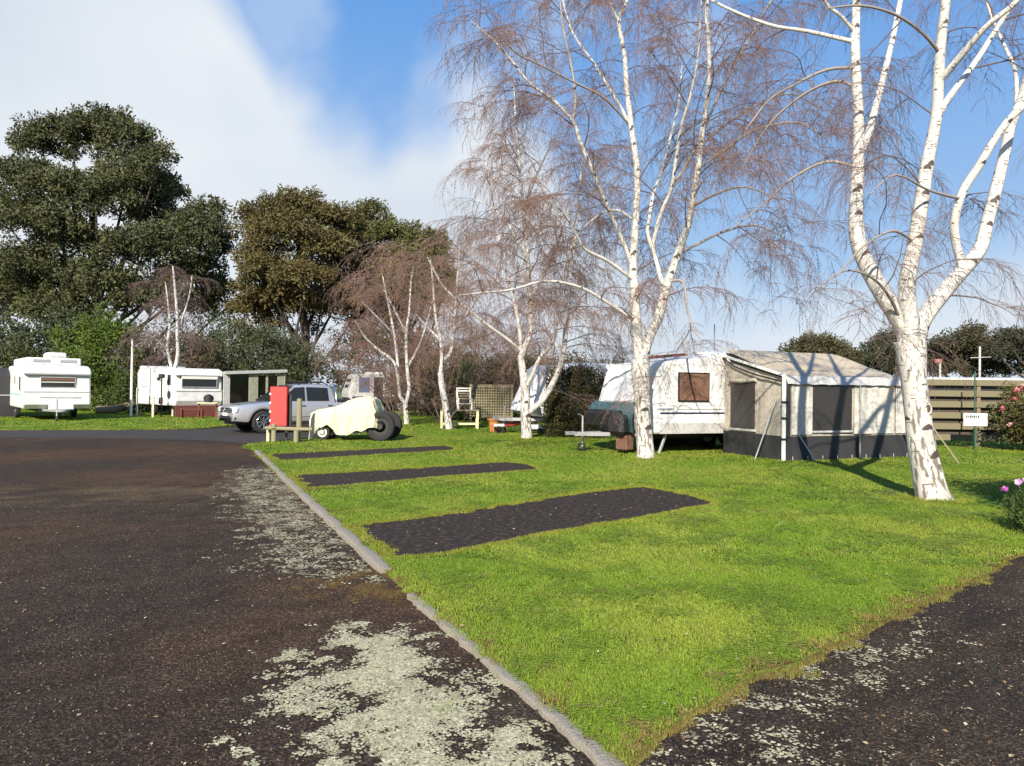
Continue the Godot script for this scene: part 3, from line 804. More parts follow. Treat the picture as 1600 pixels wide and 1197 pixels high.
func tuft(seed_: int, blades: int, spread: float, high: float, wide: float, clover := false) -> ArrayMesh:
	var r := RandomNumberGenerator.new()
	r.seed = seed_
	var s := Sh.new()
	s.tinted = true
	for k in blades:
		var a := r.randf() * TAU
		var p := Vector3(cos(a), 0, sin(a)) * spread * sqrt(r.randf())
		var b := r.randf() * TAU
		var l := r.randf_range(.7, 1.3)
		s.col = Color(l * r.randf_range(.85, 1.2), l, l * .9)
		if clover:
			var h := high * r.randf_range(.5, 1.0)
			for q in 3:
				var g := b + TAU * q / 3
				var e := Vector3(cos(g), .15, sin(g)) * wide
				var f := Vector3(-sin(g), 0, cos(g)) * wide * .5
				var o := p + Vector3(0, h, 0)
				s.tri(o, o + e * .7 + f, o + e); s.tri(o, o + e, o + e * .7 - f)
			continue
		var lean := Vector3(cos(b), 0, sin(b)) * high * r.randf_range(.15, .9)
		var h := high * r.randf_range(.5, 1.15)
		var w := Vector3(-sin(b + r.randf()), 0, cos(b)) * wide * r.randf_range(.35, .6)
		var m := p + lean * .35 + Vector3(0, h * .62, 0)
		var tip := p + lean + Vector3(0, h * .95, 0)
		s.quad(p - w, p + w, m + w * .8, m - w * .8)
		s.tri(m - w * .8, m + w * .8, tip)
	return s.mesh()

func edge_gap(p: Vector2, poly: PackedVector2Array) -> float:
	var best := 1e9
	for k in poly.size():
		best = minf(best, p.distance_squared_to(Geometry2D.get_closest_point_to_segment(p, poly[k], poly[(k + 1) % poly.size()])))
	return sqrt(best)

func grass() -> void:
	rng.seed = 31
	var f := FastNoiseLite.new()
	f.frequency = .35
	f.fractal_octaves = 3
	var meshes := [tuft(1, 30, .062, .022, .0042), tuft(2, 30, .062, .018, .0045), tuft(3, 18, .065, .017, .009, true)]
	var lots := [[], [], []]
	var tones := [[], [], []]
	var bands := [[2.3, 4.5, 1500.0, 1.0], [4.5, 7, 950.0, 1.2], [7, 11, 420.0, 1.7], [11, 17, 190.0, 2.4], [17, 28, 75.0, 3.6], [28, 50, 22.0, 6.5]]
	for b in bands:
		var w: float = b[1] * .76 + 3.0
		var n := int((b[1] - b[0]) * w * 2.0 * b[2])
		for k in n:
			var p := Vector2(rng.randf_range(-w, w), -rng.randf_range(b[0], b[1]))
			if absf(p.x) > -p.y * .76 + 3.0: continue
			var near := Geometry2D.is_point_in_polygon(p, lawn_poly)
			if not near and not Geometry2D.is_point_in_polygon(p, far_poly): continue
			if in_any(p, pads): continue
			var sc: float = b[3] * rng.randf_range(.8, 1.25)
			var k1 := f.get_noise_2d(p.x, p.y)
			var k2 := f.get_noise_2d(p.x * 3.0 + 50, p.y * 3.0)
			var c := Color(.165, .262, .026).lerp(Color(.26, .315, .046), clampf(.45 + k1 * 1.2 + rng.randf_range(-.25, .25), 0, 1))
			var q := 0 if rng.randf() < .5 else 1
			if k2 + rng.randf_range(-.2, .2) > .16 and p.y > -13 and rng.randf() < .4:
				q = 2
				c = c.lerp(Color(.19, .325, .022), rng.randf_range(.2, .8))
			if rng.randf() < .04: c = Color(.24, .2, .08)
			if near and p.y > -14:
				var g := edge_gap(p, lawn_poly)
				var dry := .05 + .18 * f.get_noise_2d(p.x * 8.0, p.y * 8.0 + 20)
				if g < dry and rng.randf() < .6: c = Color(.20, .125, .05).lerp(Color(.30, .235, .09), rng.randf())
				if g < .05: sc *= .7
			lots[q].append(Transform3D(Basis(Vector3.UP, rng.randf() * TAU) * Basis.from_scale(Vector3(sc, minf(sc, 1.0 + sc * .16) * rng.randf_range(.75, 1.25), sc)), Vector3(p.x, LAWN - .004, p.y)))
			tones[q].append(c)
	# longer tufts left round the trunks and along the bays
	for b in [[BIRCH_A_BASE, .42], [BIRCH_B_BASE, .3], [BIRCH_C_BASE, .28], [BIRCH_D_BASE, .18], [BIRCH_E_BASE, .15]]:
		for q in 150:
			var a := rng.randf() * TAU
			var rr: float = b[1] * rng.randf_range(.75, 1.25)
			lots[q % 2].append(Transform3D(Basis(Vector3.UP, rng.randf() * TAU) * Basis.from_scale(Vector3(1.1, rng.randf_range(2, 4.5), 1.1)), b[0] + Vector3(cos(a) * rr, LAWN - .004, sin(a) * rr)))
			tones[q % 2].append(Color(.17, .24, .025).lerp(Color(.27, .28, .06), rng.randf()))
	for pd in pads:
		for k in pd.size():
			var a: Vector2 = pd[k]
			var b: Vector2 = pd[(k + 1) % pd.size()]
			for q in int(a.distance_to(b) * 90):
				var c := a.lerp(b, rng.randf())
				var w := f.get_noise_2d(c.x * 6.0, c.y * 6.0 + 40)
				var mid: Vector2 = (pd[0] + pd[pd.size() / 2]) * .5
				var p := c + (mid - c).normalized() * maxf(-.04, w * .3) * rng.randf()
				lots[q % 2].append(Transform3D(Basis(Vector3.UP, rng.randf() * TAU) * Basis.from_scale(Vector3(1.3, rng.randf_range(1, 1.8), 1.3)), Vector3(p.x, LAWN, p.y)))
				tones[q % 2].append(Color(.2, .25, .02).lerp(Color(.29, .27, .06), rng.randf()))
	# ragged fringe creeping over the edge of the seal
	for k in range(15, lawn_poly.size() - 1):
		var a := lawn_poly[k]
		var b := lawn_poly[k + 1]
		if a.x > 7.0: continue
		for q in int(a.distance_to(b) * 240):
			var c := a.lerp(b, rng.randf())
			var w := f.get_noise_2d(c.x * 7.0, c.y * 7.0)
			var p := c + Vector2(rng.randf_range(-1, 1), rng.randf_range(0, 1)).normalized() * maxf(0, .01 + w * .3) * rng.randf()
			lots[q % 2].append(Transform3D(Basis(Vector3.UP, rng.randf() * TAU) * Basis.from_scale(Vector3(.7, .9, .7)), Vector3(p.x, .002, p.y)))
			tones[q % 2].append(Color(.15, .085, .045).lerp(Color(.27, .27, .06), rng.randf()))
	# brown grass and moss pushing through the broken kerb
	for k in 1500:
		var p := Vector2(-1.0, -6.2) + Vector2(rng.randfn() * .3, rng.randfn() * .24)
		if p.x > -.78 or f.get_noise_2d(p.x * 9.0, p.y * 9.0) < -.02: continue
		lots[0].append(Transform3D(Basis(Vector3.UP, rng.randf() * TAU) * Basis.from_scale(Vector3(.8, .35, .8)), Vector3(p.x, .003, p.y)))
		tones[0].append(Color(.13, .07, .035).lerp(Color(.22, .15, .06), rng.randf()))
	var o := Node3D.new()
	o.name = "grass"
	add_child(o)
	tag(o, "short mown green grass covering the lawns between the paved bays", "grass")
	o.set_meta("kind", "stuff")
	for q in 3: many(["blades", "blades", "clover"][q], meshes[q], M.grass, lots[q], tones[q], o)

func lichen() -> void:
	rng.seed = 77
	var f := FastNoiseLite.new()
	f.frequency = 2.2
	f.fractal_octaves = 3
	var meshes := []
	for k in 3:
		var s := Sh.new()
		s.tinted = true
		for z in 5:
			var o := Vector3(rng.randf_range(-.03, .03), 0, rng.randf_range(-.03, .03))
			var n := 8
			var ring := []
			for q in n:
				var a := TAU * q / n
				ring.append(o + Vector3(cos(a), .0, sin(a)) * rng.randf_range(.002, .012))
			s.col = Color.WHITE * rng.randf_range(.6, 1.15)
			for q in n:
				s.tri(o + Vector3(0, .0025, 0), ring[(q + 1) % n] + Vector3(0, .0015, 0), ring[q] + Vector3(0, .0015, 0))
		meshes.append(s.mesh())
	var lots := [[], [], []]
	var tones := [[], [], []]
	for e in [[LICHEN_FAR, 11000, .22, 1.3], [LICHEN_NEAR, 14000, .24, 1.0], [LICHEN_RIGHT, 1600, .30, 1.0], [LICHEN_RIGHT_NEAR, 900, .34, 1.0]]:
		var poly := PackedVector2Array()
		for k in range(0, e[0].size(), 2): poly.append(Vector2(e[0][k], e[0][k + 1]))
		var lo := poly[0]
		var hi := poly[0]
		for p in poly:
			lo = lo.min(p); hi = hi.max(p)
		for k in int(e[1] * 2.2):
			var p := Vector2(rng.randf_range(lo.x - .3, hi.x + .3), rng.randf_range(lo.y - .3, hi.y + .3))
			var d := edge_gap(p, poly) * (1.0 if Geometry2D.is_point_in_polygon(p, poly) else -1.0)
			if Geometry2D.is_point_in_polygon(p, lawn_poly): continue
			var v := .8 * f.get_noise_2d(p.x, p.y) + .8 * f.get_noise_2d(p.x * 5.0 + 9, p.y * 5.0) + .25 * rng.randf_range(-1, 1)
			if v < e[2] - clampf(d * 1.4, -.9, .35): continue
			var q := rng.randi() % 3
			var sc: float = e[3] * rng.randf_range(.5, 1.35)
			lots[q].append(Transform3D(Basis(Vector3.UP, rng.randf() * TAU) * Basis.from_scale(Vector3(sc, 1, sc)), Vector3(p.x, .002 + rng.randf() * .003, p.y)))
			tones[q].append(Color(.38, .36, .2).lerp(Color(.60, .56, .38), rng.randf()) * rng.randf_range(.55, 1.1))
	for k in 900:   # lone spots
		var p := Vector2(rng.randf_range(-6, 4), -rng.randf_range(2.2, 12))
		if Geometry2D.is_point_in_polygon(p, lawn_poly): continue
		lots[0].append(Transform3D(Basis(Vector3.UP, rng.randf() * TAU) * Basis.from_scale(Vector3.ONE * rng.randf_range(.15, .5)), Vector3(p.x, .003, p.y)))
		tones[0].append(Color(.36, .36, .25))
	# loose chips worn out of the seal
	var chip := Sh.new()
	chip.tube([Vector3(0, -.3, 0), Vector3(.1, .1, 0), Vector3(0, .45, .1)], [.7, .9, .35], 5)
	var where := []
	var what := []
	for k in 15000:
		var z := -2.2 - 9.0 * pow(rng.randf(), 1.6)
		var p := Vector2(rng.randf_range(-1, 1) * (-z * .76 + 2.0), z)
		if Geometry2D.is_point_in_polygon(p, lawn_poly): continue
		var sc := rng.randf_range(.0025, .0055) * (1.6 if rng.randf() < .06 else 1.0)
		where.append(Transform3D(Basis.from_euler(Vector3(rng.randf() * .8, rng.randf() * TAU, rng.randf() * .8)) * Basis.from_scale(Vector3.ONE * sc), Vector3(p.x, sc * .3, p.y)))
		what.append(Color(.17, .115, .075).lerp(Color(.34, .27, .19), pow(rng.randf(), 2.0)))
	var lg := Node3D.new()
	lg.name = "loose_gravel"
	add_child(lg)
	tag(lg, "fine loose tan chips scattered over the brown road", "gravel")
	lg.set_meta("kind", "stuff")
	many("chips", chip.mesh(), M.lichen, where, what, lg)
	# fallen leaves and bark flakes on the grass, the bays and the drive
	var lf := Sh.new()
	lf.tri(Vector3(-.5, .05, 0), Vector3(0, .12, .3), Vector3(.5, .02, 0)); lf.tri(Vector3(-.5, .05, 0), Vector3(.5, .02, 0), Vector3(0, .1, -.3))
	where = []
	what = []
	for k in 5200:
		var z := -2.2 - 17.0 * pow(rng.randf(), 1.3)
		var p := Vector2(rng.randf_range(-1, 1) * (-z * .72 + 1.0), z)
		var on_lawn := Geometry2D.is_point_in_polygon(p, lawn_poly)
		if not on_lawn and p.x < 0 and rng.randf() < .8: continue
		if on_lawn and not in_any(p, pads) and rng.randf() < .72: continue
		var sc := rng.randf_range(.012, .035)
		where.append(Transform3D(Basis.from_euler(Vector3(rng.randf_range(-.3, .3), rng.randf() * TAU, rng.randf_range(-.3, .3))) * Basis.from_scale(Vector3.ONE * sc), Vector3(p.x, (LAWN + (.007 if in_any(p, pads) else .02)) if on_lawn else .004, p.y)))
		what.append([Color(.24, .15, .07), Color(.16, .085, .04), Color(.38, .30, .17), Color(.5, .47, .36)][rng.randi() % 4])
	lg = Node3D.new()
	lg.name = "fallen_leaves"
	add_child(lg)
	tag(lg, "small dry fallen leaves scattered over the lawn, bays and drive", "leaves")
	lg.set_meta("kind", "stuff")
	many("leaf_flakes", lf.mesh(), M.lichen, where, what, lg)
	var o := Node3D.new()
	o.name = "lichen"
	add_child(o)
	tag(o, "pale green lichen crusts growing on the brown road beside the kerb", "lichen")
	o.set_meta("kind", "stuff")
	for q in 3: many("crusts", meshes[q], M.lichen, lots[q], tones[q], o)

# ---------------------------------------------------------------- caravans and vehicles
func hull(prof: PackedVector2Array, w: float, b: float) -> Sh:   # side profile (x forward, y up) pushed across the width, with rounded long edges
	var s := Sh.new()
	var p := prof.duplicate()
	var area := 0.0
	for k in p.size(): area += p[k].cross(p[(k + 1) % p.size()])
	if area < 0: p.reverse()
	var n := p.size()
	var inset := func(e: float) -> PackedVector2Array:
		var o := PackedVector2Array()
		for k in n:
			var d0 := (p[k] - p[(k + n - 1) % n]).normalized()
			var d1 := (p[(k + 1) % n] - p[k]).normalized()
			var n0 := Vector2(-d0.y, d0.x)
			var n1 := Vector2(-d1.y, d1.x)
			var m := (n0 + n1).normalized()
			o.append(p[k] + m * e / maxf(.4, m.dot(n0)))
		return o
	var steps := [[0.0, b], [b * .3, b * .3], [b, 0.0]]
	var rings := []
	for q in steps: rings.append([inset.call(q[1]), -w / 2 + q[0]])
	for q in [2, 1, 0]: rings.append([inset.call(steps[q][1]), w / 2 - steps[q][0]])
	for k in rings.size() - 1:
		for e in n:
			var f := (e + 1) % n
			var a: Vector2 = rings[k][0][e]; var c: Vector2 = rings[k][0][f]; var d: Vector2 = rings[k + 1][0][f]; var g: Vector2 = rings[k + 1][0][e]
			s.quad(Vector3(a.x, a.y, rings[k][1]), Vector3(c.x, c.y, rings[k][1]), Vector3(d.x, d.y, rings[k + 1][1]), Vector3(g.x, g.y, rings[k + 1][1]))
	var ix := Geometry2D.triangulate_polygon(rings[0][0])
	for side in [0, 5]:
		var r: PackedVector2Array = rings[side][0]
		for k in range(0, ix.size(), 3):
			var q := [r[ix[k]], r[ix[k + 1]], r[ix[k + 2]]]
			if ((q[1] - q[0]).cross(q[2] - q[0]) < 0) == (side == 5): q = [q[0], q[2], q[1]]
			var z: float = rings[side][1]
			s.tri(Vector3(q[0].x, q[0].y, z), Vector3(q[1].x, q[1].y, z), Vector3(q[2].x, q[2].y, z))
	return s

func pv(a: Array) -> PackedVector2Array:
	var p := PackedVector2Array()
	for k in range(0, a.size(), 2): p.append(Vector2(a[k], a[k + 1]))
	return p

func road_wheel(parent: Node, at: Vector3, r: float, w: float, rim: Material, spokes := 0) -> void:
	var out := signf(at.z)
	var t := part("wheel", Sh.new().wheel(at, r, w), M.rubber, parent)
	var s := Sh.new().tube([at - Vector3(0, 0, out * w * .3), at + Vector3(0, 0, out * w * .22)], [r * .62, r * .62], 24)
	if spokes == 0:
		s.tube([at + Vector3(0, 0, out * w * .22), at + Vector3(0, 0, out * w * .4)], [r * .4, r * .2], 16)
		part("rim", s, rim, t)
		return
	part("hub", s, M.dark, t)
	var d := Sh.new()
	for k in spokes:
		var a := TAU * k / spokes
		var dir := Vector3(cos(a), sin(a), 0)
		d.bar(at + dir * r * .08 + Vector3(0, 0, out * w * .34), at + dir * r * .63 + Vector3(0, 0, out * w * .4), r * .17, .05, .01)
	d.tube([at + Vector3(0, 0, out * w * .2), at + Vector3(0, 0, out * w * .42)], [r * .14, r * .13], 14)
	var ring := []
	var rr := []
	for k in 25:
		ring.append(at + Vector3(cos(TAU * k / 24), sin(TAU * k / 24), 0) * r * .63 + Vector3(0, 0, out * w * .38)); rr.append(.022)
	d.tube(ring, rr, 6, false)
	part("rim", d, rim, t)

func window(parent: Node, at: Vector3, size: Vector3, glass: Material, frame: Material) -> MeshInstance3D:   # thin along its smallest side
	var ax := 0 if size.x < size.z else 2
	var f := Sh.new()
	var w := .035
	var u := Vector3(0, 0, 1) if ax == 0 else Vector3(1, 0, 0)
	var len: float = size.z if ax == 0 else size.x
	var th: float = size.x if ax == 0 else size.z
	var sz := func(a: float, b: float) -> Vector3: return Vector3(th, b, a) if ax == 0 else Vector3(a, b, th)
	f.box(at + Vector3(0, size.y / 2 - w / 2, 0), sz.call(len, w))
	f.box(at - Vector3(0, size.y / 2 - w / 2, 0), sz.call(len, w))
	f.box(at + u * (len / 2 - w / 2), sz.call(w, size.y - 2 * w))
	f.box(at - u * (len / 2 - w / 2), sz.call(w, size.y - 2 * w))
	var o := part("window", f, frame, parent)
	th *= .6
	part("pane", Sh.new().box(at, sz.call(len - 2 * w, size.y - 2 * w), Basis.IDENTITY, 0), glass, o)
	return o

func a_frame(t: Node, x: float, y: float, reach: float) -> void:
	var d := Sh.new()
	d.bar(Vector3(x - .3, y, .55), Vector3(x + reach, y, .04), .06, .1)
	d.bar(Vector3(x - .3, y, -.55), Vector3(x + reach, y, -.04), .06, .1)
	d.bar(Vector3(x + reach * .4, y, -.36), Vector3(x + reach * .4, y, .36), .05, .06)
	d.box(Vector3(x + reach + .1, y + .02, 0), Vector3(.26, .09, .1))
	part("drawbar", d, M.zinc, t)
	var j := Sh.new().rod(Vector3(x + reach * .78, .12, .16), Vector3(x + reach * .78, y + .45, .16), .03)
	j.rod(Vector3(x + reach * .78, y + .45, .16), Vector3(x + reach * .78 + .14, y + .5, .16), .012, 6)
	var jw := part("jockey_wheel", j, M.steel, t)
	part("tyre", Sh.new().wheel(Vector3(x + reach * .78 + .03, .11, .16), .11, .07), M.rubber, jw)

func pop_top_caravan(at: Vector3, yaw: float) -> void:
	var t := thing("caravan", "white pop-top caravan with a roof air conditioner, its front window facing the road", "caravan", at, yaw, "parked caravans")
	part("body", hull(pv([-2.6, .5, 2.42, .5, 2.6, .68, 2.62, 1.18, 2.55, 1.24, 2.5, 1.94, 2.66, 1.98, 2.62, 2.12, 2.4, 2.26, 2.0, 2.34, -2.4, 2.34, -2.6, 2.15]), 2.5, .07), M.white, t)
	var p := part("pop_top", Sh.new().box(Vector3(-.2, 2.5, .05), Vector3(4.3, .32, 2.05), Basis.IDENTITY, .05), M.white, t)
	for z in [-.48, .52]: part("vent", Sh.new().box(Vector3(1.955, 2.52, z), Vector3(.03, .13, .62)), M.grey, p)
	var ac := part("air_conditioner", Sh.new().box(Vector3(.9, 2.79, -.12), Vector3(1.0, .24, .75), Basis.IDENTITY, .07), M.ivory, t)
	part("grille", Sh.new().box(Vector3(1.405, 2.75, -.12), Vector3(.02, .07, .5)), M.palegrey, ac)
	part("front_trim", Sh.new().box(Vector3(2.6, 1.205, 0), Vector3(.06, .05, 2.44)), M.grey, t)
	part("brow_trim", Sh.new().box(Vector3(2.565, 1.945, 0), Vector3(.18, .05, 2.46)), M.grey, t)
	part("front_ridge", Sh.new().box(Vector3(2.625, .98, -.1), Vector3(.03, .04, 1.5)), M.palegrey, t)
	var w := window(t, Vector3(2.535, 1.61, -.02), Vector3(.06, .46, 1.3), M.tint, M.palegrey)
	part("blind", Sh.new().box(Vector3(2.56, 1.74, -.02), Vector3(.012, .09, 1.2)), M.curtain, w)
	part("louvre", Sh.new().box(Vector3(2.565, 1.62, -.02), Vector3(.02, .035, 1.22)), M.ivory, w)
	part("curtain", Sh.new().box(Vector3(2.558, 1.5, -.3), Vector3(.01, .17, .5)), M.palegrey, w)
	window(t, Vector3(1.9, 1.55, 1.262), Vector3(.5, .6, .05), M.tint, M.palegrey)
	window(t, Vector3(.2, 1.7, 1.262), Vector3(.3, .36, .05), M.tint, M.palegrey)
	part("stripe", Sh.new().box(Vector3(-.2, 1.08, 1.254), Vector3(4.6, .05, .012)), mat(.2, .5, .45, .5), t)
	for z in [-1.1, 1.1]: road_wheel(t, Vector3(-.5, .33, z), .33, .2, M.palegrey)
	part("chassis", Sh.new().box(Vector3(-.1, .42, 0), Vector3(5.0, .12, 1.3)), M.dark, t)
	a_frame(t, 2.5, .44, 1.35)
	part("front_box", Sh.new().box(Vector3(2.85, .58, -.1), Vector3(.35, .24, .9), Basis.IDENTITY, .03), M.white2, t)
	for z in [-.95, .95]: part("corner_steady", Sh.new().bar(Vector3(-2.3, .02, z), Vector3(-2.3, .42, z), .08, .08), M.steel, t)

func awning_caravan(at: Vector3, yaw: float) -> void:
	var t := thing("caravan", "white caravan with a large front window behind the small slender birch", "caravan", at, yaw, "parked caravans")
	part("body", hull(pv([-2.4, .55, 2.25, .55, 2.38, .8, 2.38, 1.25, 2.3, 1.3, 2.25, 2.0, 2.4, 2.05, 2.3, 2.28, 2.0, 2.38, -2.2, 2.38, -2.45, 2.2]), 2.35, .07), M.white, t)
	part("roof_rail", Sh.new().box(Vector3(-2.1, 2.45, 0), Vector3(.5, .16, 2.2), Basis.IDENTITY, .04), M.white, t)
	window(t, Vector3(2.33, 1.7, 0), Vector3(.07, .5, 1.75), M.tint, M.palegrey)
	part("brow_trim", Sh.new().box(Vector3(2.35, 2.02, 0), Vector3(.12, .04, 2.3)), M.grey, t)
	part("front_trim", Sh.new().box(Vector3(2.38, 1.275, 0), Vector3(.05, .05, 2.3)), M.palegrey, t)
	part("window_shade", Sh.new().box(Vector3(2.39, 1.92, 0), Vector3(.03, .14, 1.75)), M.ivory, t)
	var d := part("door", Sh.new().box(Vector3(1.7, 1.4, 1.18), Vector3(.62, 1.6, .03)), M.white2, t)
	part("door_window", Sh.new().box(Vector3(1.7, 1.8, 1.2), Vector3(.36, .5, .02)), M.tint, d)
	part("door_window", Sh.new().tube([Vector3(1.7, 1.08, 1.18), Vector3(1.7, 1.08, 1.21)], [.2, .2], 18), M.tint, d)
	window(t, Vector3(-1.5, 1.7, 1.185), Vector3(.7, .5, .05), M.ivory, M.palegrey)
	window(t, Vector3(.45, 1.85, 1.185), Vector3(.5, .2, .05), M.tint, M.palegrey)
	part("skirt", Sh.new().box(Vector3(2.3, .3, 0), Vector3(.06, .56, 2.3)), M.brown, t)
	for z in [-1.05, 1.05]: road_wheel(t, Vector3(-.5, .32, z), .32, .2, M.palegrey)
	part("chassis", Sh.new().box(Vector3(-.1, .46, 0), Vector3(4.5, .14, 1.3)), M.dark, t)
	# lean-to annexe on the far side
	var a := thing("annexe", "low flat roofed annexe with dark openings joined to the white caravan", "annexe", at, yaw)
	part("roof", Sh.new().box(Vector3(.6, 2.28, -2.85), Vector3(4.0, .1, 3.4), Basis(Vector3.RIGHT, .05), .02), M.olivewall, a)
	part("fascia", Sh.new().box(Vector3(2.62, 2.28, -2.85), Vector3(.04, .16, 3.42), Basis(Vector3.RIGHT, .05)), M.palegrey, a)
	part("back_wall", Sh.new().box(Vector3(-1.3, 1.1, -2.85), Vector3(.06, 2.2, 3.3)), M.olivewall, a)
	part("floor", Sh.new().box(Vector3(.6, .05, -2.85), Vector3(3.8, .1, 3.3)), M.timber, a)
	for e in [[-1.32, .34], [-2.75, .5], [-3.5, .12], [-4.3, .4]]:
		part("wall_panel", Sh.new().box(Vector3(2.45, 1.1, e[0]), Vector3(.05, 2.14, e[1])), M.palegrey if e[0] > -2 else M.olivewall, a)
	for k in 7: part("plank", Sh.new().box(Vector3(1.2, .7, -1.7 - .16 * k), Vector3(.04, 1.4 - .12 * k, .13)), M.timber, a)
	part("end_wall", Sh.new().box(Vector3(.6, 1.08, -4.5), Vector3(3.8, 2.1, .05)), M.olivewall, a)

func small_caravan(at: Vector3, yaw: float) -> void:
	var t := thing("caravan", "grey and white off-road caravan parked behind the covered tractor", "caravan", at, yaw, "parked caravans")
	part("body", hull(pv([-2.7, .6, 2.4, .6, 2.75, .9, 2.75, 1.2, 2.35, 2.3, 2.2, 2.4, -2.6, 2.4, -2.7, 2.3]), 2.3, .05), M.palegrey, t)
	part("roof_vent", Sh.new().box(Vector3(.9, 2.46, 0), Vector3(1.0, .14, .9), Basis.IDENTITY, .04), M.white, t)
	for z in [-1, 1]:
		var w := window(t, Vector3(-.6, 1.7, z * 1.165), Vector3(1.0, .6, .05), M.glass, M.white)
		w.name = "window"
		part("door", Sh.new().box(Vector3(.85, 1.45, z * 1.158), Vector3(.6, 1.5, .03)), M.black, t)
		part("panel", Sh.new().box(Vector3(1.75, 1.7, z * 1.155), Vector3(.7, .95, .02)), mat(.09, .12, .2, .4), t)
		part("rear_panel", Sh.new().box(Vector3(-2.3, 1.6, z * 1.155), Vector3(.4, 1.2, .02)), M.dark, t)
		part("checker_plate", Sh.new().box(Vector3(0, .8, z * 1.156), Vector3(5.0, .34, .02)), M.dark, t)
		road_wheel(t, Vector3(-.6, .38, z * 1.02), .38, .24, M.grey)
	for e in [[2.62, 1.62], [2.5, 2.0]]: part("front_window", Sh.new().box(Vector3(e[0], e[1], .1), Vector3(.05, .2, 1.0), Basis(Vector3.BACK, .35)), M.glass, t)
	part("chassis", Sh.new().box(Vector3(0, .52, 0), Vector3(5.0, .16, 1.2)), M.dark, t)
	a_frame(t, 2.6, .52, 1.4)

func covered_caravan(at: Vector3, yaw: float) -> void:
	var t := thing("caravan", "caravan under a wrinkled white cover behind the dark hedge", "caravan", at, yaw, "parked caravans")
	var prof := pv([2.9, .62, 3.25, .8, 3.2, 1.0, 2.6, 2.28, 2.35, 2.45, 1.4, 2.52, -2.9, 2.52, -3.0, 2.3, -3.0, .62])
	part("cover", hull(prof, 2.35, .12), M.cover, t)
	var r := RandomNumberGenerator.new()
	r.seed = 4
	var folds := Sh.new()
	for k in 9:   # slack folds of cloth down the raked nose
		var z := -1.0 + .24 * k + r.randf_range(-.06, .06)
		folds.tube([Vector3(2.62, 2.26, z), Vector3(2.93, 1.58, z + r.randf_range(-.1, .1)), Vector3(3.22, 1.0, z + r.randf_range(-.2, .2)), Vector3(3.24, .8, z + r.randf_range(-.2, .2))], [.01, .035, .03, .012], 6)
	part("folds", folds, M.cover, t)
	for z in [-1.02, 1.02]: road_wheel(t, Vector3(-.5, .34, z), .34, .2, M.palegrey)
	part("chassis", Sh.new().box(Vector3(-.1, .52, 0), Vector3(5.4, .16, 1.2)), M.dark, t)
	a_frame(t, 2.9, .5, 1.2)
	for z in [-.9, .9]: part("corner_steady", Sh.new().bar(Vector3(2.6, .02, z), Vector3(2.5, .6, z), .07, .07), M.steel, t)

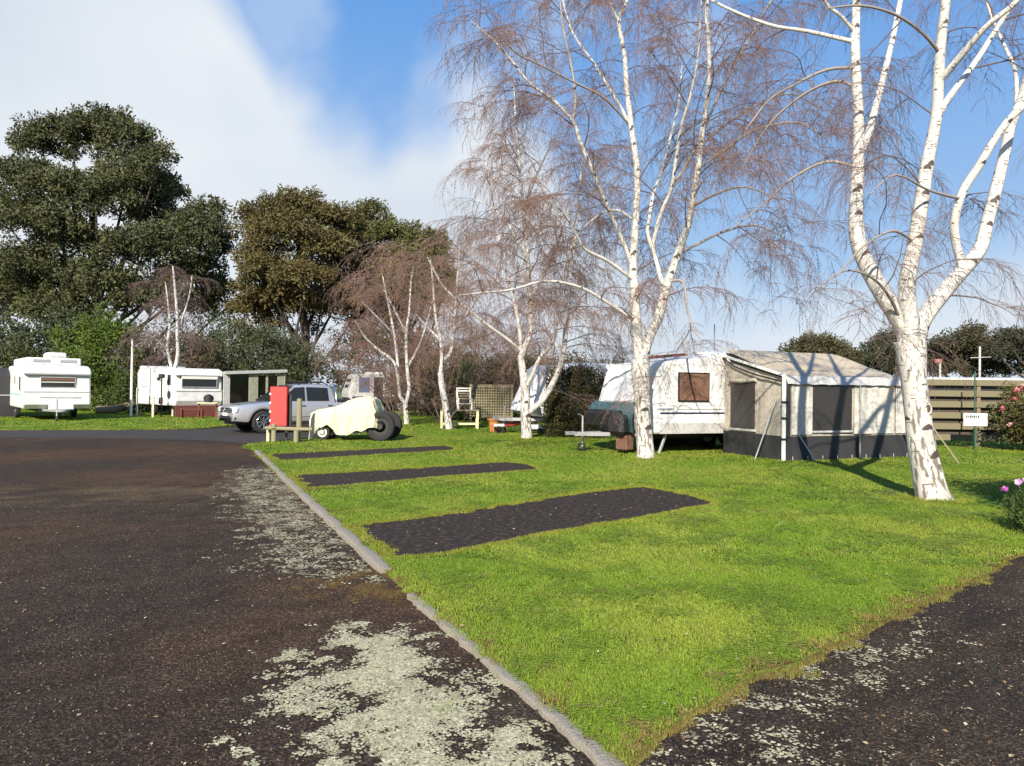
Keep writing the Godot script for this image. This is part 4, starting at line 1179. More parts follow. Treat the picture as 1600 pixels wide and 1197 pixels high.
func main_caravan(at: Vector3, yaw: float) -> void:
	var t := thing("caravan", "large white caravan with navy stripe and brown curtained window, joined to a canvas annexe", "caravan", at, yaw, "parked caravans")
	part("body", hull(pv([-3.1, .5, 2.8, .5, 3.02, .58, 3.18, .8, 3.16, 1.08, 2.86, 2.08, 2.7, 2.24, 2.45, 2.31, 1.4, 2.44, .6, 2.58, -2.9, 2.58, -3.1, 2.45]), 2.3, .06), M.white, t)
	var hz := -1.152
	for y in [1.22, 1.4, 2.1, 2.25]: part("panel_seam", Sh.new().box(Vector3(1.2 - (y - 1.2) * .1, y, hz), Vector3(3.1 - (y - 1.2) * .7, .008, .008)), M.palegrey, t)
	var w := window(t, Vector3(1.62, 1.68, hz - .01), Vector3(.94, .74, .06), M.curtain, M.black)
	for k in 9: part("curtain_fold", Sh.new().rod(Vector3(1.24 + k * .095, 1.36, hz - .022), Vector3(1.23 + k * .095, 2.0, hz - .022), .018, 8), M.curtain, w)
	part("stripe", Sh.new().box(Vector3(1.55, 1.02, hz), Vector3(2.1, .045, .012)), M.navy, t)
	part("stripe", Sh.new().box(Vector3(1.4, 1.12, hz), Vector3(1.4, .025, .012)), M.grey, t)
	part("stripe", Sh.new().box(Vector3(2.45, 1.12, hz), Vector3(.5, .05, .012)), M.grey, t)
	part("sill_panel", Sh.new().box(Vector3(-.2, .64, hz), Vector3(5.6, .27, .014)), M.palegrey, t)
	part("front_hatch", Sh.new().box(Vector3(3.01, 1.62, -.05), Vector3(.05, .7, 1.7), Basis(Vector3.BACK, .29), .02), M.white2, t)
	part("hatch_rail", Sh.new().box(Vector3(3.125, 1.27, -.05), Vector3(.04, .03, 1.8), Basis(Vector3.BACK, .29)), M.grey, t)
	var dome := Sh.new()
	var rows := []
	for r in 7:
		var row := []
		for k in 17:
			var a := TAU * k / 16
			var q := cos(PI / 2 * r / 6.0)
			row.append(Vector3(.1 + cos(a) * .62 * q, 2.58 + .11 * sin(PI / 2 * r / 6.0), -sin(a) * .45 * q))
		rows.append(row)
	part("roof_hatch", dome.grid(rows), M.white, t)
	var rk := Sh.new().box(Vector3(1.9, 2.47, -.2), Vector3(1.2, .04, .5), Basis(Vector3.BACK, -.1))
	for k in 6: rk.rod(Vector3(1.4 + k * .2, 2.48 - k * .02 + .06, -.45), Vector3(1.4 + k * .2, 2.48 - k * .02 + .06, .05), .03)
	part("roof_rack", rk, M.brown, t)
	part("aerial", Sh.new().rod(Vector3(-.1, 2.55, .3), Vector3(-.1, 3.45, .3), .018, 6), M.grey, t)
	a_frame(t, 2.9, .46, 1.5)
	var b := part("front_locker", Sh.new().box(Vector3(3.42, .82, .1), Vector3(.46, .5, 1.6), Basis.IDENTITY, .1), M.black, t)
	part("tool_bag", Sh.new().box(Vector3(3.5, .72, -.75), Vector3(.42, .5, .55), Basis(Vector3.UP, .2), .09), M.dark, b)
	part("red_bag", Sh.new().box(Vector3(3.35, .3, -.72), Vector3(.3, .42, .36), Basis(Vector3.UP, .3), .03), M.curtain, b)
	var sheet := []
	for r in 7:
		var row := []
		for k in 13:
			var z := 1.15 - 2.3 * k / 12.0
			row.append(Vector3(3.2 + .1 * r - .012 * r * r + .015 * sin(k * 1.9), 1.27 - .05 * r - .012 * r * r + .02 * sin(k * 1.3 + r), z))
		sheet.append(row)
	part("stone_guard_tarp", Sh.new().grid(sheet), M.teal, t)
	for z in [-1.03, 1.03]:
		for x in [-.4, -1.15]: road_wheel(t, Vector3(x, .34, z), .34, .2, M.palegrey)
	part("chassis", Sh.new().box(Vector3(-.2, .42, .1), Vector3(5.6, .14, 1.3)), M.dark, t)
	part("corner_steady", Sh.new().bar(Vector3(2.5, .0, -.95), Vector3(2.3, .48, -.95), .06, .06), M.steel, t)
	part("step_box", Sh.new().box(Vector3(.6, .2, 1.0), Vector3(2.6, .4, .04)), M.dark, t)

func canvas_annexe(at: Vector3, yaw: float) -> void:
	var t := thing("canvas_annexe", "beige canvas annexe with dark mesh windows, tan roof and black skirt", "annexe", at, yaw)
	var r := RandomNumberGenerator.new()
	r.seed = 12
	var x0 := .7
	var x1 := -3.25
	var zb := -1.17
	var zf := -3.38
	# roof: a slack sheet falling to the front
	var rows := []
	for a in 13:
		var row := []
		for k in 25:
			var x := lerpf(x0, x1, k / 24.0)
			var u := a / 12.0
			var sag := -.06 * sin(PI * u) * (1.0 + .5 * sin(k * 1.1)) + .012 * sin(k * 2.7 + a)
			row.append(Vector3(x - (0.35 if k == 24 else 0.0) * (1.0 - u) * -1.0, lerpf(2.67, 1.97, u) + sag * u - (.02 * k / 24.0), lerpf(zb + .08, zf, u)))
		rows.append(row)
	part("roof", Sh.new().grid(rows), M.roofcanvas, t)
	# valance
	var val := []
	for a in 4:
		var row := []
		for k in 33:
			var x := lerpf(x0, x1, k / 32.0)
			row.append(Vector3(x, 1.965 - .065 * a + .008 * sin(k * 1.7), zf - .012 - .03 * a + .012 * sin(k * 2.1)))
		val.append(row)
	part("valance", Sh.new().grid(val), M.palegrey, t)
	# cloth walls with slack folds
	var cloth := func(a: Vector2, b: Vector2, y0: float, y1a: float, y1b: float, seed_: float, amp: float) -> Sh:
		var g := []
		var nrm := (b - a).orthogonal().normalized()
		for i in 11:
			var row := []
			for k in 31:
				var u := k / 30.0
				var q := i / 10.0
				var p := a.lerp(b, u)
				var off := amp * (sin(u * 9.0 + seed_ + q * 2.2) * .5 + sin(u * 23.0 + seed_ * 2.0 - q * 3.0) * .3 + sin(u * 41.0 + q) * .2) * sin(PI * u)
				p += nrm * off
				row.append(Vector3(p.x, lerpf(y0, lerpf(y1a, y1b, u), q), p.y))
			g.append(row)
		return Sh.new().grid(g)
	part("end_wall", cloth.call(Vector2(x0 - .03, zb), Vector2(x0 - .03, zf + .05), .56, 2.38, 1.9, 1.0, .022), M.canvas, t)
	part("far_end_wall", cloth.call(Vector2(x1 + .03, zf + .05), Vector2(x1 + .03, zb), .56, 1.88, 2.38, 2.0, .02), M.canvas, t)
	part("front_wall", cloth.call(Vector2(x0 - .04, zf + .03), Vector2(x1 + .04, zf + .03), .56, 1.92, 1.9, 3.0, .024), M.canvas, t)
	part("end_skirt", cloth.call(Vector2(x0 + .0, zb), Vector2(x0 + .0, zf), .0, .58, .56, 5.0, .035), M.skirt, t)
	part("front_skirt", cloth.call(Vector2(x0 + .02, zf - .01), Vector2(x1, zf - .01), .0, .56, .56, 7.0, .03), M.skirt, t)
	# windows
	var e := part("mesh_window", Sh.new().box(Vector3(x0 + .035, 1.24, -1.95), Vector3(.02, 1.12, .9), Basis.IDENTITY, .003), M.mesh, t)
	e.set_meta("label", "dark mesh window in the end wall of the annexe")
	part("rolled_flap", Sh.new().tube([Vector3(x0 + .06, 1.86, -1.46), Vector3(x0 + .08, 1.84, -1.95), Vector3(x0 + .06, 1.87, -2.44)], [.045, .055, .045], 10), M.canvas, e)
	part("sill", Sh.new().box(Vector3(x0 + .04, .64, -1.95), Vector3(.03, .06, 1.0)), M.palegrey, e)
	var f := part("mesh_window", Sh.new().box(Vector3(-.72, 1.22, zf - .01), Vector3(1.2, 1.06, .03), Basis.IDENTITY, .003), M.mesh, t)
	part("sill", Sh.new().box(Vector3(-.72, .66, zf - .02), Vector3(1.3, .05, .03)), M.palegrey, f)
	for e2 in [[.2, .62], [-2.05, 1.3], [-2.95, .4]]:   # paler sewn wall panels
		part("wall_panel", cloth.call(Vector2(e2[0] + e2[1] / 2, zf - .016), Vector2(e2[0] - e2[1] / 2, zf - .016), .6, 1.84, 1.84, e2[0], .03), M.pale_canvas, t)
	# frame
	var pole := func(a: Vector3, b: Vector3, rad: float, called: String, m: Material) -> Node: return part(called, Sh.new().rod(a, b, rad, 10), m, t)
	var cp = part("corner_pole", Sh.new().box(Vector3(x0 + .05, .99, zf - .03), Vector3(.075, 1.98, .075), Basis.IDENTITY, .012), M.white, t)
	for y in [1.35, .98, .5]: part("strap", Sh.new().box(Vector3(x0 + .04, y, zf - .035), Vector3(.13, .05, .1)), M.black, cp)
	part("corner_flap", Sh.new().box(Vector3(x0 - .08, 1.2, zf - .03), Vector3(.12, 1.3, .03)), M.skirt, t)
	pole.call(Vector3(-1.55, .0, zf - .05), Vector3(-1.55, 1.9, zf - .05), .022, "pole", M.zinc)
	pole.call(Vector3(x1 - .02, .0, zf - .05), Vector3(x1 - .02, 1.9, zf - .05), .022, "pole", M.zinc)
	pole.call(Vector3(x0 + .55, .0, zf + .35), Vector3(x0 + .1, 1.45, zf + .15), .016, "guy_pole", M.zinc)
	pole.call(Vector3(.15, .0, zf - .42), Vector3(.35, .62, zf - .06), .016, "guy_pole", M.zinc)
	var arm := Sh.new().bar(Vector3(x0 + .03, 2.5, zb), Vector3(x0 + .05, 1.97, zf - .02), .05, .06)
	part("roof_arm", arm, M.white, t)
	part("roof_arm", Sh.new().tube([Vector3(x0 + .04, 2.44, zb), Vector3(x0 + .05, 2.2, zb - .5), Vector3(x0 + .05, 2.0, -2.4), Vector3(x0 + .06, 1.82, zf)], [.02, .02, .02, .02], 8), M.dark, t)
	for k in 9:
		part("peg", Sh.new().rod(Vector3(.5 - k * .45, -.03, zf - .06), Vector3(.5 - k * .45, .1, zf - .05), .012, 6), M.zinc, t)

func ute(at: Vector3, yaw: float, k: float) -> void:
	var t := thing("utility_truck", "silver dual-cab utility truck with roof rails parked behind the red cabinet", "truck", at, yaw)
	var w := func(x: float) -> float: return .94 * k * (1.0 - .17 * pow(clampf((x / k - 1.75) / .9, 0, 1), 2.0))
	var stations := []
	var n := 80
	for s in n + 1: stations.append(lerpf(-2.62, 2.62, float(s) / n))
	var rows := []
	for x in stations:
		var yb := .40
		for xc in [1.55, -1.55]:
			var d: float = absf(x - xc)
			if d < .5: yb = maxf(yb, .36 + sqrt(.25 - d * d) * .98)
		if x > 2.2: yb = maxf(yb, .40 + (x - 2.2) * .1)
		var top: float = 1.13
		if x > 1.15: top = lerpf(1.14, .98, pow((x - 1.15) / 1.47, 1.5))
		if x > 2.5: top -= (x - 2.5) * .9
		var ww: float = w.call(x * k)
		var half := [[0.0, yb], [.93, yb], [.985, yb + .04], [1.0, lerpf(yb, top, .35)], [.985, lerpf(yb, top, .7)], [.95, top - .05], [.86, top - .008], [.45, top + .012], [0.0, top + .016]]
		var row := []
		for p in half: row.append(Vector3(x * k, p[1] * k, p[0] * ww))
		for q in range(half.size() - 2, -1, -1): row.append(Vector3(x * k, half[q][1] * k, -half[q][0] * ww))
		rows.append(row)
	var body := Sh.new().grid(rows)
	for e in [0, rows.size() - 1]:   # nose and tail
		for q in range(1, rows[e].size() - 2):
			var c := Vector3(rows[e][0].x, .7 * k, 0)
			if e == 0: body.tri(c, rows[e][q], rows[e][q + 1])
			else: body.tri(c, rows[e][q + 1], rows[e][q])
	part("body", body, M.silver, t)
	# cabin
	var cab := []
	var prof := [[1.28, 1.1, .86], [.95, 1.3, .83], [.55, 1.58, .765], [.28, 1.74, .71], [.0, 1.795, .69], [-.5, 1.81, .69], [-.95, 1.79, .69], [-1.12, 1.72, .7], [-1.2, 1.4, .79], [-1.24, 1.1, .86]]
	for p in prof:
		var row := []
		var low := 1.08
		for q in [[1.0, 0.0], [1.0, .55], [.985, .85], [.93, .97], [.6, 1.0], [0.0, 1.012]]:
			row.append(Vector3(p[0] * k, lerpf(low, maxf(p[1], low + .01), q[1]) * k, lerpf(.87, p[2], q[1]) * q[0] * k))
		for q in [[.6, 1.0], [.93, .97], [.985, .85], [1.0, .55], [1.0, 0.0]]:
			row.append(Vector3(p[0] * k, lerpf(low, maxf(p[1], low + .01), q[1]) * k, -lerpf(.87, p[2], q[1]) * q[0] * k))
		cab.append(row)
	cab.reverse()
	part("cabin", Sh.new().grid(cab), M.silver, t)
	var pane := func(called: String, pts: Array, m: Material) -> void:
		for sd in [-1, 1]:
			var q := []
			for p in pts: q.append(Vector3(p[0] * k, p[1] * k, sd * (lerpf(.875, .705, clampf((p[1] - 1.08) / .72, 0, 1)) + .012) * k))
			var s := Sh.new()
			for e in range(1, q.size() - 1):
				if sd > 0: s.tri(q[0], q[e], q[e + 1])
				else: s.tri(q[0], q[e + 1], q[e])
			part(called, s, m, t)
	pane.call("side_window", [[.98, 1.17], [-.02, 1.17], [-.02, 1.68], [.36, 1.66]], M.glass)
	pane.call("side_window", [[-.1, 1.17], [-.98, 1.17], [-.95, 1.66], [-.1, 1.68]], M.glass)
	var ws := []
	for a in 5:
		var row := []
		for b in 7:
			var z := (b / 6.0 - .5) * 2.0
			var q := a / 4.0
			row.append(Vector3((lerpf(1.24, .33, q) + .03 + .03 * (1 - z * z)) * k, (lerpf(1.14, 1.72, q) + .02) * k, z * lerpf(.78, .64, q) * k))
		ws.append(row)
	ws.reverse()
	part("windscreen", Sh.new().grid(ws), M.glass, t)
	# face
	var X := 2.6 * k
	var g := part("grille", Sh.new().box(Vector3(X - .01, .82 * k, 0), Vector3(.07, .17, .95), Basis.IDENTITY, .01), M.black, t)
	for y in [.785, .845]: part("bar", Sh.new().box(Vector3(X + .03, y * k, 0), Vector3(.02, .014, .92)), M.chrome, g)
	var ring := []
	var rr := []
	for e in 21:
		ring.append(Vector3(X + .045, .82 * k + .075 * sin(TAU * e / 20), .075 * cos(TAU * e / 20))); rr.append(.009)
	var em := Sh.new().tube(ring, rr, 6, false)
	for l in [[-.03, .065, 0, .005], [.03, .065, 0, .005], [-.055, .04, -.025, -.05], [-.025, -.05, 0, -.01], [0, -.01, .025, -.05], [.025, -.05, .055, .04]]:
		em.bar(Vector3(X + .045, .82 * k + l[1], l[0]), Vector3(X + .045, .82 * k + l[3], l[2]), .01, .012, .001)
	part("emblem", em, M.chrome, g)
	for sd in [-1, 1]:
		var hl := part("headlight", Sh.new().box(Vector3(2.47 * k, .84 * k, sd * .66 * k), Vector3(.3, .19, .34), Basis(Vector3.UP, sd * -.42), .05), M.lamp, t)
		part("reflector", Sh.new().tube([Vector3(2.5 * k, .84 * k, sd * .66 * k), Vector3(2.68 * k, .84 * k, sd * .64 * k)], [.06, .075], 14), M.chrome, hl)
		part("fog_lamp", Sh.new().box(Vector3(2.48 * k, .55 * k, sd * .66 * k), Vector3(.26, .1, .26), Basis(Vector3.UP, sd * -.4), .03), M.dark, t)
		part("mirror", Sh.new().box(Vector3(.86 * k, 1.24 * k, sd * 1.0 * k), Vector3(.12, .19, .2), Basis.IDENTITY, .04), M.silver, t)
		part("roof_rail", Sh.new().tube([Vector3(.15 * k, 1.76 * k, sd * .6 * k), Vector3(.0, 1.85 * k, sd * .6 * k), Vector3(-.85 * k, 1.86 * k, sd * .6 * k), Vector3(-1.05 * k, 1.76 * k, sd * .6 * k)], [.02, .02, .02, .02], 8), M.black, t)
		for x in [.1, -.98]: part("door_handle", Sh.new().box(Vector3(x * k, 1.0 * k, sd * .945 * k), Vector3(.2, .035, .03)), M.chrome, t)
		part("sill_trim", Sh.new().box(Vector3(.0, .62 * k, sd * .945 * k), Vector3(1.7, .05, .02)), M.silver, t)
		part("side_step", Sh.new().box(Vector3(0, .37 * k, sd * .9 * k), Vector3(1.9, .06, .14)), M.dark, t)
		part("sports_bar", Sh.new().tube([Vector3(-1.35 * k, 1.12 * k, sd * .75 * k), Vector3(-1.32 * k, 1.7 * k, sd * .66 * k), Vector3(-1.32 * k, 1.72 * k, 0)], [.04, .04, .04], 10), M.chrome, t)
		for x in [1.55, -1.55]: road_wheel(t, Vector3(x * k, .385, sd * .80 * k), .385, .25, M.chrome, 8)
	part("air_intake", Sh.new().box(Vector3(X - .01, .58 * k, 0), Vector3(.06, .11, 1.0), Basis.IDENTITY, .01), M.black, t)
	part("number_plate", Sh.new().box(Vector3(X + .03, .68 * k, 0), Vector3(.02, .11, .37)), M.white, t)
	part("underbody", Sh.new().box(Vector3(0, .46 * k, 0), Vector3(4.9 * k, .28, 1.1)), M.dark, t)
	part("tub_cover", Sh.new().box(Vector3(-1.95 * k, 1.155 * k, 0), Vector3(1.25 * k, .04, 1.6 * k)), M.black, t)
	for z in [-.3, .3]: part("roof_bar", Sh.new().bar(Vector3((z - .45) * k, 1.885 * k, -.66 * k), Vector3((z - .45) * k, 1.885 * k, .66 * k), .06, .03), M.black, t)

func covered_tractor(at: Vector3, yaw: float) -> void:
	var t := thing("tractor", "small tractor under a cream yellow tarpaulin with large black rear tyres", "tractor", at, yaw)
	t.scale = Vector3.ONE * .9
	var rows := []
	var r := RandomNumberGenerator.new()
	r.seed = 3
	var prof := [[1.28, .7, .40, .10], [1.25, .9, .46, .03], [1.12, .97, .5, .06], [1.0, 1.0, .52, .3], [.88, 1.02, .53, .46], [.62, 1.06, .54, .47], [.46, 1.1, .56, .4], [.3, 1.17, .58, .22], [.14, 1.25, .6, .14], [-.04, 1.34, .62, .22], [-.24, 1.4, .64, .27], [-.45, 1.43, .66, .33], [-.68, 1.44, .67, .38], [-.84, 1.38, .67, .42], [-.95, 1.1, .66, .46], [-1.02, .75, .62, .46], [-1.05, .5, .56, .42]]
	var fine := []
	for k in prof.size() - 1:
		for z in 4:
			var e := []
			for q in 4: e.append(lerpf(prof[k][q], prof[k + 1][q], smoothstep(0, 1, z / 4.0) if q else z / 4.0))
			fine.append(e)
	fine.append(prof[-1])
	prof = fine
	for p in prof:
		var row := []
		for q in 49:
			var a := q / 48.0
			var ang := PI * a
			var side := cos(ang)
			var arch := pow(maxf(sin(ang), 0.0), .42)
			var fold := (.05 * sin(p[0] * 9.0 + q * .16) + .03 * sin(p[0] * 21.0 - q * .22) + .022 * (absf(sin(p[0] * 11.0 + q * .12)) - .5) + .018 * (absf(sin(p[0] * 19.0 - q * .07)) - .5)) * (1.0 - arch * .72)
			var hang := .03 * sin(p[0] * 13.0) if q < 6 or q > 42 else 0.0
			row.append(Vector3(p[0] + .02 * sin(q * .65), lerpf(p[3] + hang, p[1], arch) + .014 * sin(q * .9 + p[0] * 14.0), signf(side) * pow(absf(side), .55) * (p[2] + fold + .05 * (1.0 - arch))))
		rows.append(row)
	part("tarpaulin", Sh.new().grid(rows), M.tarp, t)
	for z in [-.5, .5]: road_wheel(t, Vector3(-1.12, .48, z), .48, .24, M.dark)
	for z in [-.42, .42]: road_wheel(t, Vector3(.82, .26, z), .26, .17, M.ivory)
	part("chassis", Sh.new().box(Vector3(.0, .48, 0), Vector3(1.9, .26, .34), Basis.IDENTITY, .03), M.dark, t)
	part("front_axle", Sh.new().bar(Vector3(.82, .27, -.36), Vector3(.82, .27, .36), .08, .08), M.dark, t)
	part("rear_axle", Sh.new().bar(Vector3(-1.12, .48, -.42), Vector3(-1.12, .48, .42), .1, .1), M.dark, t)
	var tie := []
	var tr := []
	for q in 25:
		var a := PI * q / 24.0
		tie.append(Vector3(.4 + .03 * sin(q * .8), .5 + .64 * pow(sin(a), .42), signf(cos(a)) * pow(absf(cos(a)), .55) * .63)); tr.append(.009)
	part("tie_rope", Sh.new().tube(tie, tr, 6, false), M.palegrey, t)
	part("loose_strap", Sh.new().tube([Vector3(1.1, .4, .4), Vector3(1.12, .2, .46), Vector3(1.1, .05, .44)], [.05, .06, .04], 8), M.tarp, t)

# ---------------------------------------------------------------- the place
func sky_image() -> Image:
	var w := 2048
	var h := 1024
	var im := Image.create(w, h, false, Image.FORMAT_RGBF)
	var f := FastNoiseLite.new()
	f.frequency = 2.2
	f.fractal_octaves = 6
	f.seed = 11
	var g := FastNoiseLite.new()
	g.frequency = 1.1
	g.fractal_octaves = 5
	g.seed = 23
	var knots := PackedVector2Array([Vector2(-181, 14), Vector2(-120, 26), Vector2(-70, 44), Vector2(-40, 46), Vector2(-29, 36), Vector2(-23, 29), Vector2(-17, 23.5), Vector2(-12.5, 18.5), Vector2(-10, 17.5), Vector2(-7, 20.5), Vector2(-3, 23), Vector2(1, 20), Vector2(6, 13), Vector2(12, 7), Vector2(20, 6), Vector2(35, 5.5), Vector2(70, 8), Vector2(120, 12), Vector2(181, 14)])
	var base := Color(.36, .42, .49)
	for y in h:
		if y > h / 2 + 8:
			im.fill_rect(Rect2i(0, y, w, h - y), Color(.2, .21, .2))
			break
		var el := PI / 2 - PI * (y + .5) / h
		var deg := rad_to_deg(el)
		for x in w:
			var az := wrapf((x + .5) / w, -.5, .5) * TAU
			var d := Vector3(sin(az) * cos(el), sin(el), -cos(az) * cos(el))
			var s := pow(clampf(sin(el), 0.0, 1.0), .55)
			var c := Color(.47, .60, .68).lerp(Color(.042, .195, .52), clampf(s * 1.32, 0, 1))
			var a := rad_to_deg(az)
			var top := 10.0
			for k in knots.size() - 1:
				if a < knots[k + 1].x:
					top = lerpf(knots[k].y, knots[k + 1].y, smoothstep(knots[k].x, knots[k + 1].x, a))
					break
			var n := f.get_noise_3dv(d * 1.3)
			var m := g.get_noise_3dv(d * Vector3(1, 1.6, 1))
			var edge := deg - top + n * 7.0
			var cover := smoothstep(3.5, -4.5, edge) * .96
			cover = maxf(cover, smoothstep(.12, .6, n + m * .5) * .3)
			var lit := clampf(.55 + m * .9 + n * .35, 0, 1)
			var cc := Color(.40, .455, .53).lerp(Color(.60, .625, .645), lit)
			c = c.lerp(cc, cover)
			im.set_pixel(x, y, c * .92)
	return im

func _ready() -> void:
	var cam := Camera3D.new()
	cam.name = "camera"
	cam.fov = 2.0 * rad_to_deg(atan(598.5 / 1180.0))
	cam.position = Vector3(0, 1.62, 0)
	cam.rotation = Vector3(atan(8.5 / 1180.0), 0, deg_to_rad(.7))
	cam.far = 4000
	add_child(cam)
	var env := Environment.new()
	env.background_mode = Environment.BG_SKY
	var pan := PanoramaSkyMaterial.new()
	pan.panorama = ImageTexture.create_from_image(sky_image())
	env.sky = Sky.new()
	env.sky.sky_material = pan
	env.tonemap_mode = Environment.TONE_MAPPER_LINEAR
	env.tonemap_exposure = 1.6
	env.sdfgi_enabled = true
	env.ssao_enabled = true
	env.ssil_enabled = true
	var we := WorldEnvironment.new()
	we.name = "world_environment"
	we.environment = env
	add_child(we)
	var sun := DirectionalLight3D.new()
	sun.name = "sun"
	sun.light_energy = 1.6
	sun.light_angular_distance = .5
	sun.light_color = Color(1, .955, .88)
	sun.shadow_enabled = true
	add_child(sun)
	var el := deg_to_rad(29.0)
	var az := deg_to_rad(14.0)
	sun.look_at_from_position(Vector3.ZERO, Vector3(sin(az) * cos(el), -sin(el), -cos(az) * cos(el)))
	materials()
	print("materials ", Time.get_ticks_msec())
	ground()
	kerbs()
	print("ground ", Time.get_ticks_msec())
	for k in 3: sprays.append(spray(100 + k, 10))
	for k in 3: sprays.append(spray(110 + k, 120))
	clumps.gum = [leaf_clump(1, 90, .55, .25, .11, .8, .3), leaf_clump(2, 90, .55, .25, .11, .8, .3), leaf_clump(3, 90, .55, .25, .11, .8, .3)]
	clumps.bush = [leaf_clump(4, 60, .3, .11, .06), leaf_clump(5, 60, .3, .11, .06), leaf_clump(6, 60, .3, .11, .06)]
	pop_top_caravan(Vector3(-20.85, LAWN, -33.95), -.885)
	awning_caravan(Vector3(-16.95, LAWN, -38.5), -.764)
	small_caravan(Vector3(-8.2, LAWN, -49.6), 3.55)
	covered_caravan(Vector3(3.35, LAWN, -28.2), MAIN_YAW)
	main_caravan(Vector3(5.66, LAWN, -20.77), MAIN_YAW)
	canvas_annexe(Vector3(5.66, LAWN, -20.77), MAIN_YAW)
	ute(Vector3(-7.75, 0, -27.0), atan2(-.64, -.77), .94)
	covered_tractor(Vector3(-4.8, LAWN, -22.6), PI - .08)
	print("vehicles ", Time.get_ticks_msec())
	furniture()
	print("furniture ", Time.get_ticks_msec())
	var nb := birch(BIRCH_A_BASE, BIRCH_A, "nearest white birch, its leaning trunk forking into several pale stems above a dark knot", .62, false, 1.05, 41, .9)
	var eye := Sh.new()
	var kr := []
	var kw := []
	for q in 19:
		kr.append(Vector3(-.235 + .085 * cos(TAU * q / 18), 1.42 + .075 * sin(TAU * q / 18), .172 - .05 * absf(cos(TAU * q / 18)))); kw.append(.02)
	eye.tube(kr, kw, 8, false)
	var kn := part("knot", eye, M.limb, nb)
	part("hollow", Sh.new().tube([Vector3(-.235, 1.42, .1), Vector3(-.235, 1.42, .178)], [.07, .055], 12), M.bark, kn)
	birch(BIRCH_B_BASE, BIRCH_B, "tall white birch standing in front of the large caravan's nose", 1.85, true, 1.2, 42, 1.1)
	birch(BIRCH_C_BASE, BIRCH_C, "birch with a thick low side limb in front of the white covered caravan", 1.9, true, 1.15, 43, 1.2)
	birch(BIRCH_D_BASE, BIRCH_D, "young birch leaning beside the cream garden bench", 2.0, true, .95, 44, 1.1)
	birch(BIRCH_E_BASE, BIRCH_E, "young twin stemmed birch just beyond the covered tractor's rear tyre", 2.0, true, 1.0, 45, 1.1)
	birch(BIRCH_L_BASE, BIRCH_L, "slender bare birch in front of the white caravan with the annexe", 2.4, false, .9, 46, 1.0)
	print("birches ", Time.get_ticks_msec())
	trees()
	print("trees ", Time.get_ticks_msec())
	grass()
	lichen()
	print("done ", Time.get_ticks_msec())

func flat(poly: PackedVector2Array, y: float, low: float) -> Sh:
	var s := Sh.new()
	var ix := Geometry2D.triangulate_polygon(poly)
	for k in range(0, ix.size(), 3):
		var q := [poly[ix[k]], poly[ix[k + 1]], poly[ix[k + 2]]]
		if (q[1] - q[0]).cross(q[2] - q[0]) > 0: q = [q[0], q[2], q[1]]
		s.tri(Vector3(q[0].x, y, q[0].y), Vector3(q[1].x, y, q[1].y), Vector3(q[2].x, y, q[2].y))
	if low < y:
		for k in poly.size():
			var a := poly[k]
			var b := poly[(k + 1) % poly.size()]
			s.quad(Vector3(b.x, low, b.y), Vector3(a.x, low, a.y), Vector3(a.x, y, a.y), Vector3(b.x, y, b.y))
	return s

func ground() -> void:
	var s := Sh.new()
	s.quad(Vector3(-1500, -.03, 1500), Vector3(1500, -.03, 1500), Vector3(1500, -.03, -1500), Vector3(-1500, -.03, -1500))
	structure("ground", s, M.terrain)
	# old sealed road: brown chip seal with darker and olive stained patches
	var f := FastNoiseLite.new()
	f.frequency = .16
	f.fractal_octaves = 5
	f.seed = 6
	var g := FastNoiseLite.new()
	g.frequency = .6
	g.fractal_octaves = 4
	g.seed = 16
	s = Sh.new()
	s.tinted = true
	var step := .22
	var nx := int(62 / step)
	var nz := int(66 / step)
	for j in nz + 1:
		for i in nx + 1:
			var x := -46.0 + i * step
			var z := -61.0 + j * step
			var a := f.get_noise_2d(x, z)
			var b := g.get_noise_2d(x, z)
			var fine := g.get_noise_2d(x * 5.0, z * 5.0)
			var c := Color(.145, .088, .054)
			c = c.lerp(Color(.09, .066, .05), clampf(.4 + a * 2.2 + b * .5, 0, 1))
			c = c.lerp(Color(.20, .118, .068), clampf(-a * 1.7 + b * .8 - .05, 0, .7))
			# olive band of moss and fine gravel crossing the far part of the road
			var band := absf((z + 11.2) - (x + 5.0) * -.28 + b * 1.2)
			if x < -2.2: c = c.lerp(Color(.25, .185, .095), clampf(1.0 - band / 1.6, 0, 1) * clampf(.55 + b * 1.6 + fine, 0, 1))
			if x > -.2 and z > -12.0 and x > -z * .35 - 2.0:   # the side drive: newer grey seal
				c = Color(.075, .06, .047).lerp(Color(.108, .083, .056), clampf(.5 + b * 1.4, 0, 1))
			c = c.lerp(Color(.105, .088, .076), .3)
			c *= 1.2 * (1.0 + fine * .5)
			c.a = 1
			s.col = c
			s.vert(Vector3(x, 0, z), Vector3.UP)
	for j in nz:
		for i in nx:
			var k := j * (nx + 1) + i
			s.i.append_array([k, k + 1, k + nx + 1, k + 1, k + nx + 2, k + nx + 1])
	structure("road", s, M.road)
	var strip := PackedVector2Array()
	for e in [[-70, -18.9], [-30, -23.1], [-17.2, -25.4], [-14.3, -26.1], [-12.1, -26.8], [-11.3, -27.6], [-9, -30], [-5, -28], [-5.4, -25], [-6.9, -22.0], [-7.2, -20.9], [-8.6, -21.8], [-10.2, -22.2], [-12.3, -22.4], [-15.0, -22.2], [-30, -20.5], [-70, -16]]: strip.append(Vector2(e[0], e[1]))
	structure("road_strip", flat(strip, .004, .004), M.strip)
	structure("lawn", flat(lawn_poly, LAWN, -.01), M.lawn)
	structure("lawn", flat(far_poly, LAWN, -.01), M.lawn)
	for p in pads: structure("parking_bay", flat(p, LAWN + .005, LAWN - .01), M.pad)

